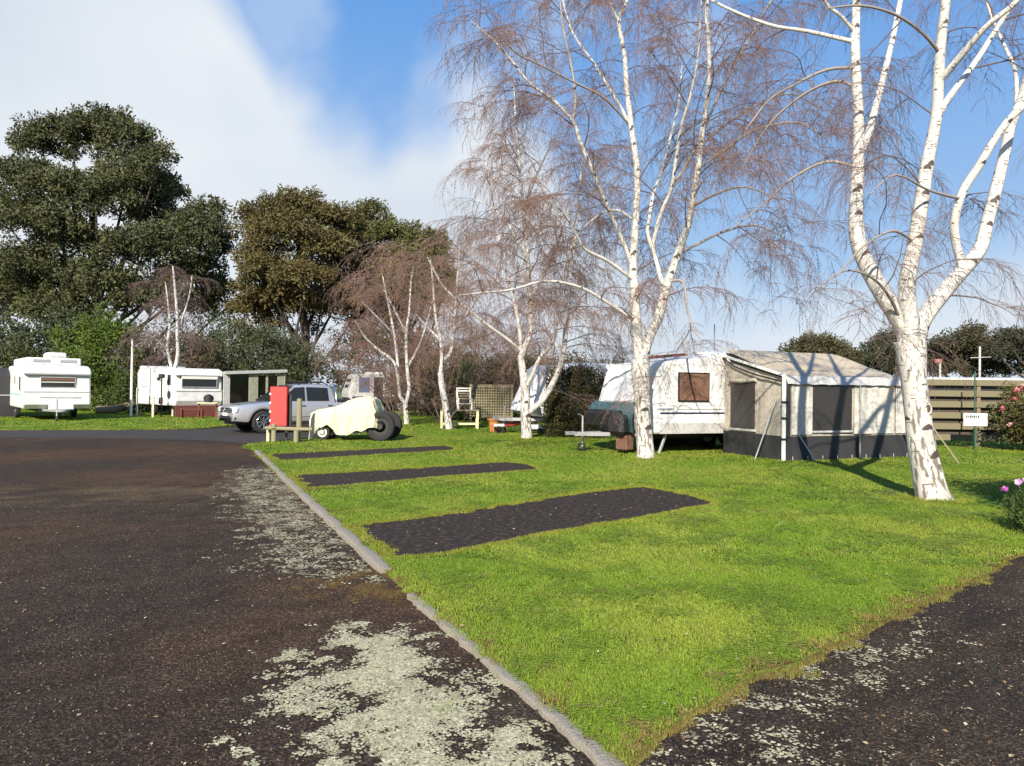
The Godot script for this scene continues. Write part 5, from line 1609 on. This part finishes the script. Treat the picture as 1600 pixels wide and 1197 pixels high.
func kerbs() -> void:
	# concrete edging along the lawn: short broken lengths near, longer ones beyond
	rng.seed = 8
	var line := [Vector2(.86, -2.35), Vector2(.42, -3.3), Vector2(-.67, -5.64), Vector2(-1.19, -6.83), Vector2(-3.75, -12.7), Vector2(-6.28, -18.59)]
	var host := Node3D.new()
	host.name = "kerb"
	add_child(host)
	host.set_meta("kind", "structure")
	var total := 0.0
	for k in line.size() - 1: total += line[k].distance_to(line[k + 1])
	var point := func(d: float) -> Vector2:
		for k in line.size() - 1:
			var l: float = line[k].distance_to(line[k + 1])
			if d <= l: return line[k].lerp(line[k + 1], d / l)
			d -= l
		return line[-1]
	var at := .0
	while at < total - .1:
		var near := at < 4.0
		var l := rng.randf_range(.45, .95) if near else rng.randf_range(.8, 1.1)
		var gap := rng.randf_range(.012, .05) if near else .015
		if at > 3.75 and at < 4.5:
			at += .25
			continue
		var a: Vector2 = point.call(at)
		var b: Vector2 = point.call(minf(at + l, total))
		var rows := []
		var d := (b - a).normalized()
		var side := Vector2(-d.y, d.x)   # towards the road or lawn
		var n := 12 if near else 8
		var hh := .03 if near else .05
		var hw := .042 if near else .06
		for q in n + 1:
			var u := float(q) / n
			var c := a.lerp(b, u)
			var endk := pow(sin(PI * clampf(u * .94 + .03, 0, 1)), .12)
			var wv := hw * endk * (1.0 + .15 * rng.randf_range(-1, 1) * (1.0 if near else .35))
			var hv := LAWN * .2 + hh * endk * (1.0 + .07 * rng.randf_range(-1, 1) * (1.0 if near else .3))
			var jog := side * .012 * rng.randf_range(-1, 1) * (1.0 if near else .3)
			var row := []
			for e in [[-1.05, -.02], [-1.0, hv * .78], [-.86, hv * .97], [-.3, hv * 1.02], [.3, hv], [.86, hv * .95], [1.0, hv * .75], [1.05, -.02]]:
				var p: Vector2 = c + jog + side * e[0] * wv
				row.append(Vector3(p.x, e[1], p.y))
			rows.append(row)
		var s := Sh.new().grid(rows)
		for e in [0, n]:
			for q in range(1, rows[e].size() - 1):
				if e == 0: s.tri(rows[e][0], rows[e][q], rows[e][q + 1])
				else: s.tri(rows[e][0], rows[e][q + 1], rows[e][q])
		part("kerb_stone", s, M.kerb, host)
		at += l + gap
	var e2 := part(numbered("path_edging"), Sh.new().bar(Vector3(6.05, .05, -8.15), Vector3(9.0, .05, -8.75), .12, .14, .02), M.kerb, self)
	e2.set_meta("kind", "structure")

func furniture() -> void:
	# red cabinet and low log rail
	var t := thing("red_cabinet", "tall plain red metal cabinet standing behind a low log rail", "cabinet", Vector3(-6.62, LAWN, -21.55), .06)
	part("case", Sh.new().box(Vector3(0, 1.0, 0), Vector3(.47, 1.12, .3), Basis.IDENTITY, .015), M.red, t)
	part("leg", Sh.new().bar(Vector3(-.2, -.03, 0), Vector3(-.2, .44, 0), .06, .06), M.dark, t)
	part("leg", Sh.new().bar(Vector3(.2, -.03, 0), Vector3(.2, .44, 0), .06, .06), M.dark, t)
	for y in [.6, .85, 1.1, 1.35]: part("hinge", Sh.new().box(Vector3(-.225, y, .155), Vector3(.05, .06, .02)), M.white2, t)
	part("backing_board", Sh.new().box(Vector3(.29, .85, -.02), Vector3(.1, 1.0, .05)), M.black, t)
	t = thing("log_rail", "low weathered log rail on short posts in front of the red cabinet", "rail", Vector3(-6.35, LAWN, -21.2), .05)
	part("rail", Sh.new().tube([Vector3(-.55, .40, 0), Vector3(.1, .38, .02), Vector3(.75, .37, 0)], [.05, .055, .05], 10), M.oldtimber, t)
	for x in [-.3, .32]: part("post", Sh.new().tube([Vector3(x, -.05, .05), Vector3(x, .34, .04)], [.075, .07], 12), M.oldtimber, t)
	part("post", Sh.new().tube([Vector3(-.52, -.05, -.2), Vector3(-.52, .34, -.2)], [.05, .05], 10), M.cream, t)
	part("post_top", Sh.new().tube([Vector3(-.3, .4, .03), Vector3(-.3, .52, .03)], [.07, .065], 12), M.oldtimber, t)
	t = thing("marker_post", "pale round timber post standing right beside the red cabinet", "post", Vector3(-6.05, LAWN, -21.5))
	part("post", Sh.new().tube([Vector3(0, -.05, 0), Vector3(.01, 1.2, 0), Vector3(.01, 1.23, 0)], [.08, .075, .06], 12), M.oldtimber, t)
	# poles by the left caravans
	t = thing("flag_pole", "tall thin white pole beside the white caravan with the annexe", "pole", Vector3(-18.6, LAWN, -36.9))
	part("shaft", Sh.new().tube([Vector3(0, -.05, 0), Vector3(.02, 3.75, 0)], [.06, .045], 10), M.ivory, t)
	part("cap", Sh.new().tube([Vector3(.02, 3.75, 0), Vector3(.02, 3.8, 0)], [.06, .03], 10), M.palegrey, t)
	t = thing("water_pipe", "short pale stand pipe behind the tall thin white pole", "pipe", Vector3(-18.55, LAWN, -37.4))
	part("pipe", Sh.new().rod(Vector3(0, -.05, 0), Vector3(0, 1.4, 0), .05), M.palegrey, t)
	part("tap", Sh.new().bar(Vector3(0, 1.3, 0), Vector3(.15, 1.28, .1), .04, .05), M.zinc, t)
	t = thing("site_post", "short cream timber post on the grass by the slender birch", "post", Vector3(-16.9, LAWN, -35.6))
	part("post", Sh.new().bar(Vector3(0, -.05, 0), Vector3(0, .95, 0), .09, .09, .01), M.cream, t)
	part("cap", Sh.new().box(Vector3(0, .97, 0), Vector3(.13, .04, .13)), M.cream, t)
	t = thing("site_lamp", "thin black lamp post in front of the white caravan's door", "lamp", Vector3(-16.75, LAWN, -36.1))
	part("post", Sh.new().rod(Vector3(0, -.05, 0), Vector3(0, 1.9, 0), .035), M.black, t)
	part("head", Sh.new().box(Vector3(0, 1.98, 0), Vector3(.26, .2, .2), Basis.IDENTITY, .04), M.black, t)
	part("meter_box", Sh.new().box(Vector3(0, .8, .06), Vector3(.16, .3, .12)), M.dark, t)
	# outdoor setting at the second caravan
	t = thing("patio_table", "small table with a pale top before the white caravan's brown skirt", "table", Vector3(-14.5, LAWN, -36.0), .3)
	part("table_top", Sh.new().box(Vector3(0, .72, 0), Vector3(.9, .05, .6)), M.cream, t)
	for x in [-.38, .38]:
		for z in [-.24, .24]: part("leg", Sh.new().bar(Vector3(x, 0, z), Vector3(x, .7, z), .05, .05), M.brown, t)
	t = thing("kettle_grill", "dark domed kettle grill sitting on the small pale table", "grill", Vector3(-14.45, LAWN + .745, -36.0))
	part("bowl", Sh.new().tube([Vector3(0, .0, 0), Vector3(0, .06, 0), Vector3(0, .2, 0)], [.1, .2, .24], 18), M.dark, t)
	part("lid", Sh.new().tube([Vector3(0, .205, 0), Vector3(0, .3, 0), Vector3(0, .37, 0), Vector3(0, .4, 0)], [.24, .2, .1, .02], 18), M.dark, t)
	for e in [[-15.1, -35.7, "red-brown slatted bench at the patio table's near side", .2], [-13.7, -36.2, "red-brown slatted bench between the patio table and the truck", 1.1]]:
		t = thing("patio_bench", e[2], "bench", Vector3(e[0], LAWN, e[1]), e[3])
		for k in 4: part("slat", Sh.new().box(Vector3(0, .42, -.15 + k * .1), Vector3(1.1, .03, .08)), M.brown, t)
		for x in [-.45, .45]: part("leg", Sh.new().box(Vector3(x, .2, 0), Vector3(.06, .4, .36)), M.brown, t)
	# garden bench with things on it
	t = thing("garden_bench", "cream painted potting bench with a brown top behind the leaning young birch", "bench", Vector3(-2.02, LAWN, -29.4), .1)
	part("top", Sh.new().box(Vector3(0, .72, 0), Vector3(1.5, .06, .6)), M.timber, t)
	for x in [-.7, .68]:
		for z in [-.24, .24]: part("leg", Sh.new().bar(Vector3(x, -.02, z), Vector3(x, .69, z), .09, .09), M.cream, t)
		part("end_rail", Sh.new().bar(Vector3(x, .62, -.2), Vector3(x, .62, .2), .05, .1), M.cream, t)
		part("end_rail", Sh.new().bar(Vector3(x, .1, -.2), Vector3(x, .1, .2), .05, .07), M.cream, t)
		part("end_slat", Sh.new().bar(Vector3(x, .13, .0), Vector3(x, .57, .0), .06, .06), M.cream, t)
	part("brace", Sh.new().bar(Vector3(-.66, .2, .22), Vector3(.64, .2, .22), .05, .08), M.cream, t)
	part("upright_board", Sh.new().box(Vector3(-.62, 1.25, -.22), Vector3(.16, 1.0, .04), Basis(Vector3.BACK, .03)), M.timber, t)
	t = thing("garden_chair", "pale wooden slat chair set up on the potting bench", "chair", Vector3(-1.85, LAWN + .75, -29.45), .25)
	for x in [-.26, .26]:
		part("leg", Sh.new().bar(Vector3(x, 0, .16), Vector3(x, .42, .16), .05, .05), M.ivory, t)
		part("leg", Sh.new().bar(Vector3(x, 0, -.14), Vector3(x, .85, -.2), .05, .05), M.ivory, t)
		part("arm", Sh.new().tube([Vector3(x, .4, .18), Vector3(x, .44, .05), Vector3(x, .42, -.18)], [.03, .03, .03], 8), M.ivory, t)
	for k in 5: part("slat", Sh.new().box(Vector3(0, .42 + .1 * k, -.175 - .008 * k), Vector3(.5, .05, .025)), M.ivory if k > 2 else M.timber, t)
	part("seat", Sh.new().box(Vector3(0, .22, 0), Vector3(.52, .03, .34)), M.ivory, t)
	# lattice screen
	t = thing("lattice_screen", "brown timber lattice screen between the potting bench and the covered caravan", "screen", Vector3(-.85, LAWN, -31.2), .04)
	for x in [-.85, .85]: part("post", Sh.new().bar(Vector3(x, -.05, 0), Vector3(x, 1.75, 0), .14, .1), M.timber, t)
	for y in [.42, 1.7]: part("rail", Sh.new().bar(Vector3(-.78, y, .0), Vector3(.78, y, .0), .05, .09), M.timber, t)
	for k in 15: part("slat", Sh.new().bar(Vector3(-.7 + k * .1, .44, .02), Vector3(-.7 + k * .1, 1.67, .02), .012, .035, .001), M.oldtimber, t)
	for k in 11: part("cross_slat", Sh.new().bar(Vector3(-.77, .54 + k * .11, .036), Vector3(.77, .54 + k * .11, .036), .012, .035, .001), M.oldtimber, t)
	# child's tricycle, toys
	t = thing("tricycle", "red and white child's tricycle lying in the grass by the covered caravan", "tricycle", Vector3(.05, LAWN, -26.9), .15)
	part("frame", Sh.new().tube([Vector3(-.45, .2, 0), Vector3(-.1, .3, 0), Vector3(.3, .34, 0), Vector3(.42, .62, 0)], [.035, .04, .035, .03], 8), M.red, t)
	part("seat", Sh.new().box(Vector3(-.15, .38, 0), Vector3(.34, .06, .22), Basis.IDENTITY, .025), mat(.3, .03, .06, .5), t)
	part("handlebar", Sh.new().tube([Vector3(.4, .66, -.24), Vector3(.44, .64, 0), Vector3(.4, .66, .24)], [.02, .02, .02], 8), M.dark, t)
	part("tray", Sh.new().box(Vector3(-.5, .28, 0), Vector3(.36, .1, .4), Basis.IDENTITY, .02), M.white, t)
	for z in [-.22, .22]: part("wheel", Sh.new().wheel(Vector3(-.52, .13, z), .13, .06), M.rubber, t)
	part("wheel", Sh.new().wheel(Vector3(.42, .19, 0), .19, .06), M.rubber, t)
	part("fork", Sh.new().bar(Vector3(.42, .19, .05), Vector3(.41, .62, .03), .03, .03), M.white, t)
	t = thing("toy_wagon", "low white toy wagon with black wheels next to the red tricycle", "wagon", Vector3(.75, LAWN, -26.7), -.1)
	part("tub", Sh.new().box(Vector3(0, .24, 0), Vector3(.7, .16, .4), Basis.IDENTITY, .04), M.white2, t)
	for x in [-.24, .24]:
		for z in [-.2, .2]: part("wheel", Sh.new().wheel(Vector3(x, .1, z), .1, .05), M.rubber, t)
	t = thing("clay_pot", "orange clay pot with a rounded rim beside the red tricycle", "pot", Vector3(-.62, LAWN, -27.4))
	part("pot", Sh.new().tube([Vector3(0, 0, 0), Vector3(0, .42, 0), Vector3(0, .42, 0), Vector3(0, .5, 0)], [.15, .22, .26, .26], 18), mat(.5, .2, .05, .8), t)
	part("soil", Sh.new().tube([Vector3(0, .48, 0), Vector3(0, .51, 0)], [.24, .22], 16), M.bark, t)
	t = thing("cut_log", "weathered cut log lying under the bright green bush", "log", Vector3(-21.0, LAWN, -40.0), .5)
	part("stem", Sh.new().tube([Vector3(-.9, .2, 0), Vector3(0, .22, .05), Vector3(.9, .55, 0)], [.2, .2, .16], 12, true, 1, 1, .05), M.rock, t)
	part("cut_face", Sh.new().tube([Vector3(.9, .55, 0), Vector3(.915, .556, 0)], [.15, .14], 12), M.timber, t)
	# fence on the right: wide horizontal boards with open gaps
	t = thing("board_fence", "weathered fence of wide horizontal boards with dark gaps behind the pink flowering bush", "fence", Vector3(11.4, LAWN, -22.9), -.06)
	for k in 6:
		for b in 4: part("board", Sh.new().box(Vector3(1.35 + b * 2.41, .28 + k * .33, .06), Vector3(2.4, .185, .03), Basis(Vector3.BACK, [-.004, .003, 0.0, .005][(k + b) % 4])), M.fence_board, t)
	for k in 5: part("post", Sh.new().bar(Vector3(.3 + 2.35 * k, -.05, -.02), Vector3(.3 + 2.35 * k, 2.0, -.02), .11, .11), M.timber, t)
	for k in 4: part("back_board", Sh.new().box(Vector3(5.0, .28 + .33 * k + .165, -.095), Vector3(9.6, .19, .025)), M.bark, t)
	# long low shed roof beyond the fence
	t = thing("long_shed", "long low shed with a white roof edge beyond the board fence", "shed", Vector3(20, 0, -31.5), -.06)
	part("wall", Sh.new().box(Vector3(0, 1.05, 0), Vector3(18, 2.1, 3.6)), M.dark, t)
	part("roof", Sh.new().box(Vector3(0, 2.2, 0), Vector3(18.6, .2, 4.4), Basis(Vector3.RIGHT, .03), .03), M.white, t)
	for x in [-4.6, 1.8, 5.8]: part("roof_vent", Sh.new().tube([Vector3(x, 2.25, 1.8), Vector3(x, 2.5, 1.8)], [.1, .12], 10), M.dark, t)
	# masts beyond the fence
	for e in [["white aerial mast with two crossbars rising behind the long shed", 22.6, -36.5, 3.95, true], ["short pale post with a reddish head behind the long shed", 20.4, -36.0, 3.1, false], ["white tee shaped mast behind the canvas annexe roof", 15.9, -30.5, 2.72, true]]:
		t = thing("mast", e[0], "mast", Vector3(e[1], -.03, e[2]))
		part("shaft", Sh.new().tube([Vector3.ZERO, Vector3(0, e[3], 0)], [.06, .05], 8), M.palegrey, t)
		if e[4]:
			part("crossbar", Sh.new().bar(Vector3(-.5, e[3] - .55, .06), Vector3(.5, e[3] - .5, .06), .035, .03), M.palegrey, t)
		else:
			part("head", Sh.new().box(Vector3(-.1, e[3] + .1, 0), Vector3(.34, .2, .16), Basis.IDENTITY, .03), mat(.3, .13, .1, .7), t)
	# small white sign
	t = thing("site_sign", "small white sign with a dark line of print on a green post", "sign", Vector3(13.25, LAWN, -21.6), -.12)
	part("post", Sh.new().rod(Vector3(0, -.05, -.02), Vector3(0, 2.25, -.02), .022), M.green, t)
	part("foot", Sh.new().bar(Vector3(.0, -.05, 0), Vector3(.0, .62, 0), .1, .06), M.green, t)
	var pl := part("plate", Sh.new().box(Vector3(.0, .86, .03), Vector3(.64, .36, .025)), M.white, t)
	for k in 7: part("print", Sh.new().box(Vector3(-.235 + k * .052, .945, .0445), Vector3([.036, .03, .04, .034, .04, .028, .036][k], .075, .004), Basis.IDENTITY, .001), M.black, pl)
	t = thing("leaning_stakes", "two thin weathered stakes leaning against the near birch from the grass", "stakes", Vector3(9.75, LAWN, -17.2))
	part("stake", Sh.new().bar(Vector3(.42, -.03, .1), Vector3(-.35, 1.3, -.3), .04, .03), M.oldtimber, t)
	part("stake", Sh.new().bar(Vector3(.1, -.03, -.4), Vector3(-.28, 1.25, -.38), .035, .03), M.timber, t)
	# dark annexe left of the pop-top caravan
	t = thing("dark_annexe", "dark grey canvas annexe on the far side of the pop-top caravan", "annexe", Vector3(-24.6, LAWN, -35.2), -.885)
	part("wall", hull(pv([-2.0, 0, 1.6, 0, 1.6, 1.9, 1.2, 2.15, -2.0, 2.3]), 2.2, .08), M.skirt, t)
	part("trim", Sh.new().box(Vector3(1.61, 1.0, 0), Vector3(.03, .06, 2.0)), M.grey, t)

func flowers(parent: Node, r: Vector3, n: int, c: Color, c2: Color, size: float, seed_: int) -> void:
	rng.seed = seed_
	var s := Sh.new()
	s.tinted = true
	for k in 9:
		var a := TAU * k / 9
		var l := rng.randf_range(.8, 1.1)
		s.col = Color(l, l, l)
		var d := Vector3(cos(a), .35 + .5 * (k % 2), sin(a)) * .5
		var b := Vector3(-sin(a), .2, cos(a)) * .24
		s.quad(Vector3.ZERO, d * .6 - b, d, d * .6 + b)
	var m := s.mesh()
	for k in n:
		var d := Vector3(rng.randfn(), rng.randfn() * .8 + .2, rng.randfn() + .6).normalized()
		var o := MeshInstance3D.new()
		o.name = "flower"
		o.mesh = m
		o.material_override = M.get("pink" if rng.randf() < .6 else "pale")
		parent.add_child(o, true)
		o.transform = Transform3D(Basis.from_euler(Vector3(rng.randf_range(0, 1.2), rng.randf() * TAU, 0)) * Basis.from_scale(Vector3.ONE * size * rng.randf_range(.7, 1.2)), Vector3(d.x * r.x, r.y * .97 + d.y * r.y, d.z * r.z) * 1.03)

func trees() -> void:
	M.pink = mat(.62, .16, .22, .6); M.pale = mat(.75, .42, .45, .6)
	var gum := Color(.07, .08, .034)
	var gum2 := Color(.108, .112, .054)
	evergreen("gum_tree", "tallest dark evergreen with spreading layered crown above the pop-top caravan", Vector3(-34, 0, -61), TREE_ONE, gum, gum2, .5, 1.0, 1.15, 51)
	evergreen("gum_tree", "broad brownish evergreen with forked dark trunk behind the silver truck", Vector3(-15.8, 0, -57), TREE_TWO, Color(.138, .105, .04), Color(.11, .105, .044), .42, 1.05, 1.05, 52)
	evergreen("gum_tree", "green topped evergreen just behind the twin stemmed birch", Vector3(-8.6, 0, -63), TREE_THREE, Color(.1, .122, .042), Color(.125, .112, .046), .36, 1.0, 1.05, 53)
	evergreen("distant_tree", "low round olive tree seen over the canvas annexe roof", Vector3(23.5, 0, -58), TREE_FOUR, Color(.10, .085, .045), Color(.085, .088, .04), .3, 1.1, .9, 54, "gum", "distant trees beyond the fence")
	evergreen("distant_tree", "dark distant tree showing between the annexe roof and the near birch trunk", Vector3(37, 0, -75), TREE_FIVE, Color(.05, .058, .034), Color(.075, .078, .042), .4, 1.0, 1.1, 55, "gum", "distant trees beyond the fence")
	evergreen("distant_tree", "distant tree with rounded top beyond the board fence, next to the mast", Vector3(43.5, 0, -72), TREE_SIX, Color(.06, .062, .034), Color(.085, .072, .042), .45, .9, 1.05, 56, "gum", "distant trees beyond the fence")
	evergreen("distant_tree", "flat topped distant tree above the pink flowering bush", Vector3(48, 0, -68), TREE_SEVEN, Color(.05, .055, .036), Color(.07, .072, .045), .4, .8, 1.05, 57, "gum", "distant trees beyond the fence")
	var dk := Color(.055, .07, .03)
	var dk2 := Color(.075, .085, .036)
	# understorey behind the left caravans
	var g := "dense shrubs behind the caravans"
	shrub("shrub", "dark dense shrub behind the pop-top caravan's far end", Vector3(-34, 0, -46), Vector3(4.5, 3.0, 3), dk, dk2, .8, 1.8, 61, "bush", "shrub", g)
	shrub("shrub", "dark tall shrub rising straight behind the pop-top caravan roof", Vector3(-27, 0, -45.5), Vector3(3.8, 2.9, 2.5), dk, dk2, .8, 1.8, 62, "bush", "shrub", g)
	shrub("leafy_bush", "bright green leafy bush between the two white caravans", Vector3(-23.4, 0, -42.6), Vector3(2.1, 2.75, 2.0), Color(.075, .125, .018), Color(.115, .15, .026), .9, 1.5, 63, "bush", "shrub", g)
	shrub("leafy_bush", "low dark green bush at the foot of the tall white pole", Vector3(-20.4, 0, -41.4), Vector3(1.7, 1.0, 1.3), Color(.05, .08, .02), Color(.07, .095, .025), .9, 1.3, 64, "bush", "shrub", g)
	shrub("shrub", "brownish shrub showing above the annexed white caravan roof", Vector3(-21.0, 0, -47), Vector3(3.0, 2.6, 2.2), Color(.085, .07, .032), Color(.07, .068, .03), .8, 1.6, 65, "bush", "shrub", g)
	shrub("shrub", "dark shrub mass behind the flat annexe roof", Vector3(-16.4, 0, -50), Vector3(3.6, 2.9, 2.2), dk, dk2, .8, 1.8, 66, "bush", "shrub", g)
	shrub("shrub", "dark shrub behind the silver truck's cabin and the forked trunk", Vector3(-20.5, 0, -60), Vector3(5, 3.6, 2.5), dk, dk2, .7, 2.0, 67, "bush", "shrub", g)
	shrub("shrub", "olive brown shrub right behind the grey and white caravan", Vector3(-10.0, 0, -58), Vector3(4.6, 3.2, 2.2), Color(.08, .062, .03), Color(.06, .062, .028), .7, 1.9, 68, "bush", "shrub", g)
	shrub("shrub", "rust and green hedge shrub beside the twin stemmed birch", Vector3(-4.6, 0, -42), Vector3(2.4, 1.9, 1.5), Color(.095, .06, .028), Color(.06, .07, .025), .8, 1.4, 69, "bush", "shrub", g)
	shrub("shrub", "olive hedge shrub behind the potting bench", Vector3(-2.6, 0, -37), Vector3(1.6, 1.45, 1.2), Color(.08, .07, .03), Color(.05, .068, .022), .8, 1.3, 70, "bush", "shrub", g)
	shrub("shrub", "dark green conifer bush above the lattice screen", Vector3(-1.4, 0, -36), Vector3(1.5, 1.65, 1.2), Color(.03, .062, .026), Color(.05, .08, .024), .9, 1.2, 71, "bush", "shrub", g)
	shrub("shrub", "mid green bush showing between lattice screen and covered caravan", Vector3(.4, 0, -35), Vector3(1.6, 1.75, 1.2), Color(.06, .1, .025), Color(.08, .085, .03), .9, 1.2, 72, "bush", "shrub", g)
	shrub("shrub", "olive shrub far behind the dark clipped hedge", Vector3(4.2, 0, -46), Vector3(5.0, 1.7, 2), Color(.07, .075, .03), Color(.085, .075, .035), .7, 1.6, 77, "bush", "shrub", g)
	shrub("clipped_hedge", "dark clipped hedge block standing between the covered caravan and the large caravan", Vector3(2.15, 0, -25.2), Vector3(.98, 1.15, .6), Color(.05, .058, .02), Color(.085, .068, .026), 1.9, .7, 73, "bush", "hedge", "", .75)
	var c := shrub("camellia_bush", "camellia bush with pink flowers in front of the board fence", Vector3(14.85, LAWN, -21.1), Vector3(1.05, .95, .85), Color(.06, .075, .02), Color(.13, .10, .03), .8, .8, 74, "bush", "shrub")
	flowers(c, Vector3(1.05, .95, .85), 34, Color.WHITE, Color.WHITE, .22, 91)
	M.pink = mat(.4, .1, .4, .6); M.pale = mat(.6, .35, .6, .6)
	c = shrub("flowering_plant", "low leafy plant with purple flowers at the lawn corner", Vector3(6.1, .0, -8.75), Vector3(.3, .24, .3), Color(.05, .09, .02), Color(.08, .11, .03), .9, .32, 75, "bush", "plant")
	flowers(c, Vector3(.4, .32, .4), 22, Color.WHITE, Color.WHITE, .085, 92)
	shrub("tall_hedge", "tall dense garden hedge beyond the side drive", Vector3(9.05, 0, -9.1), Vector3(2.3, 1.3, .6), Color(.05, .07, .02), Color(.075, .085, .026), 2.2, .9, 76, "bush", "hedge", "", .7)
	for e in [[-3.0, -33.0, 4.6, 3.0, "rusty bare bush between the two young birches"], [-5.9, -38.5, 5.6, 3.6, "rusty bare bush standing behind the twin stemmed birch"], [1.2, -33.5, 4.6, 3.4, "reddish bare bush above the covered caravan's nose"], [3.6, -33.5, 4.4, 3.4, "reddish bare bush above the dark clipped hedge"], [-1.5, -40.5, 5.6, 3.4, "reddish bare bush behind the lattice screen"], [-19.3, -42.5, 4.0, 3.0, "thin bare bush behind the slender birch"]]:
		bare_bush(e[4], Vector3(e[0], 0, e[1]), e[2], e[3], 7, int(absf(e[0] * 100)))
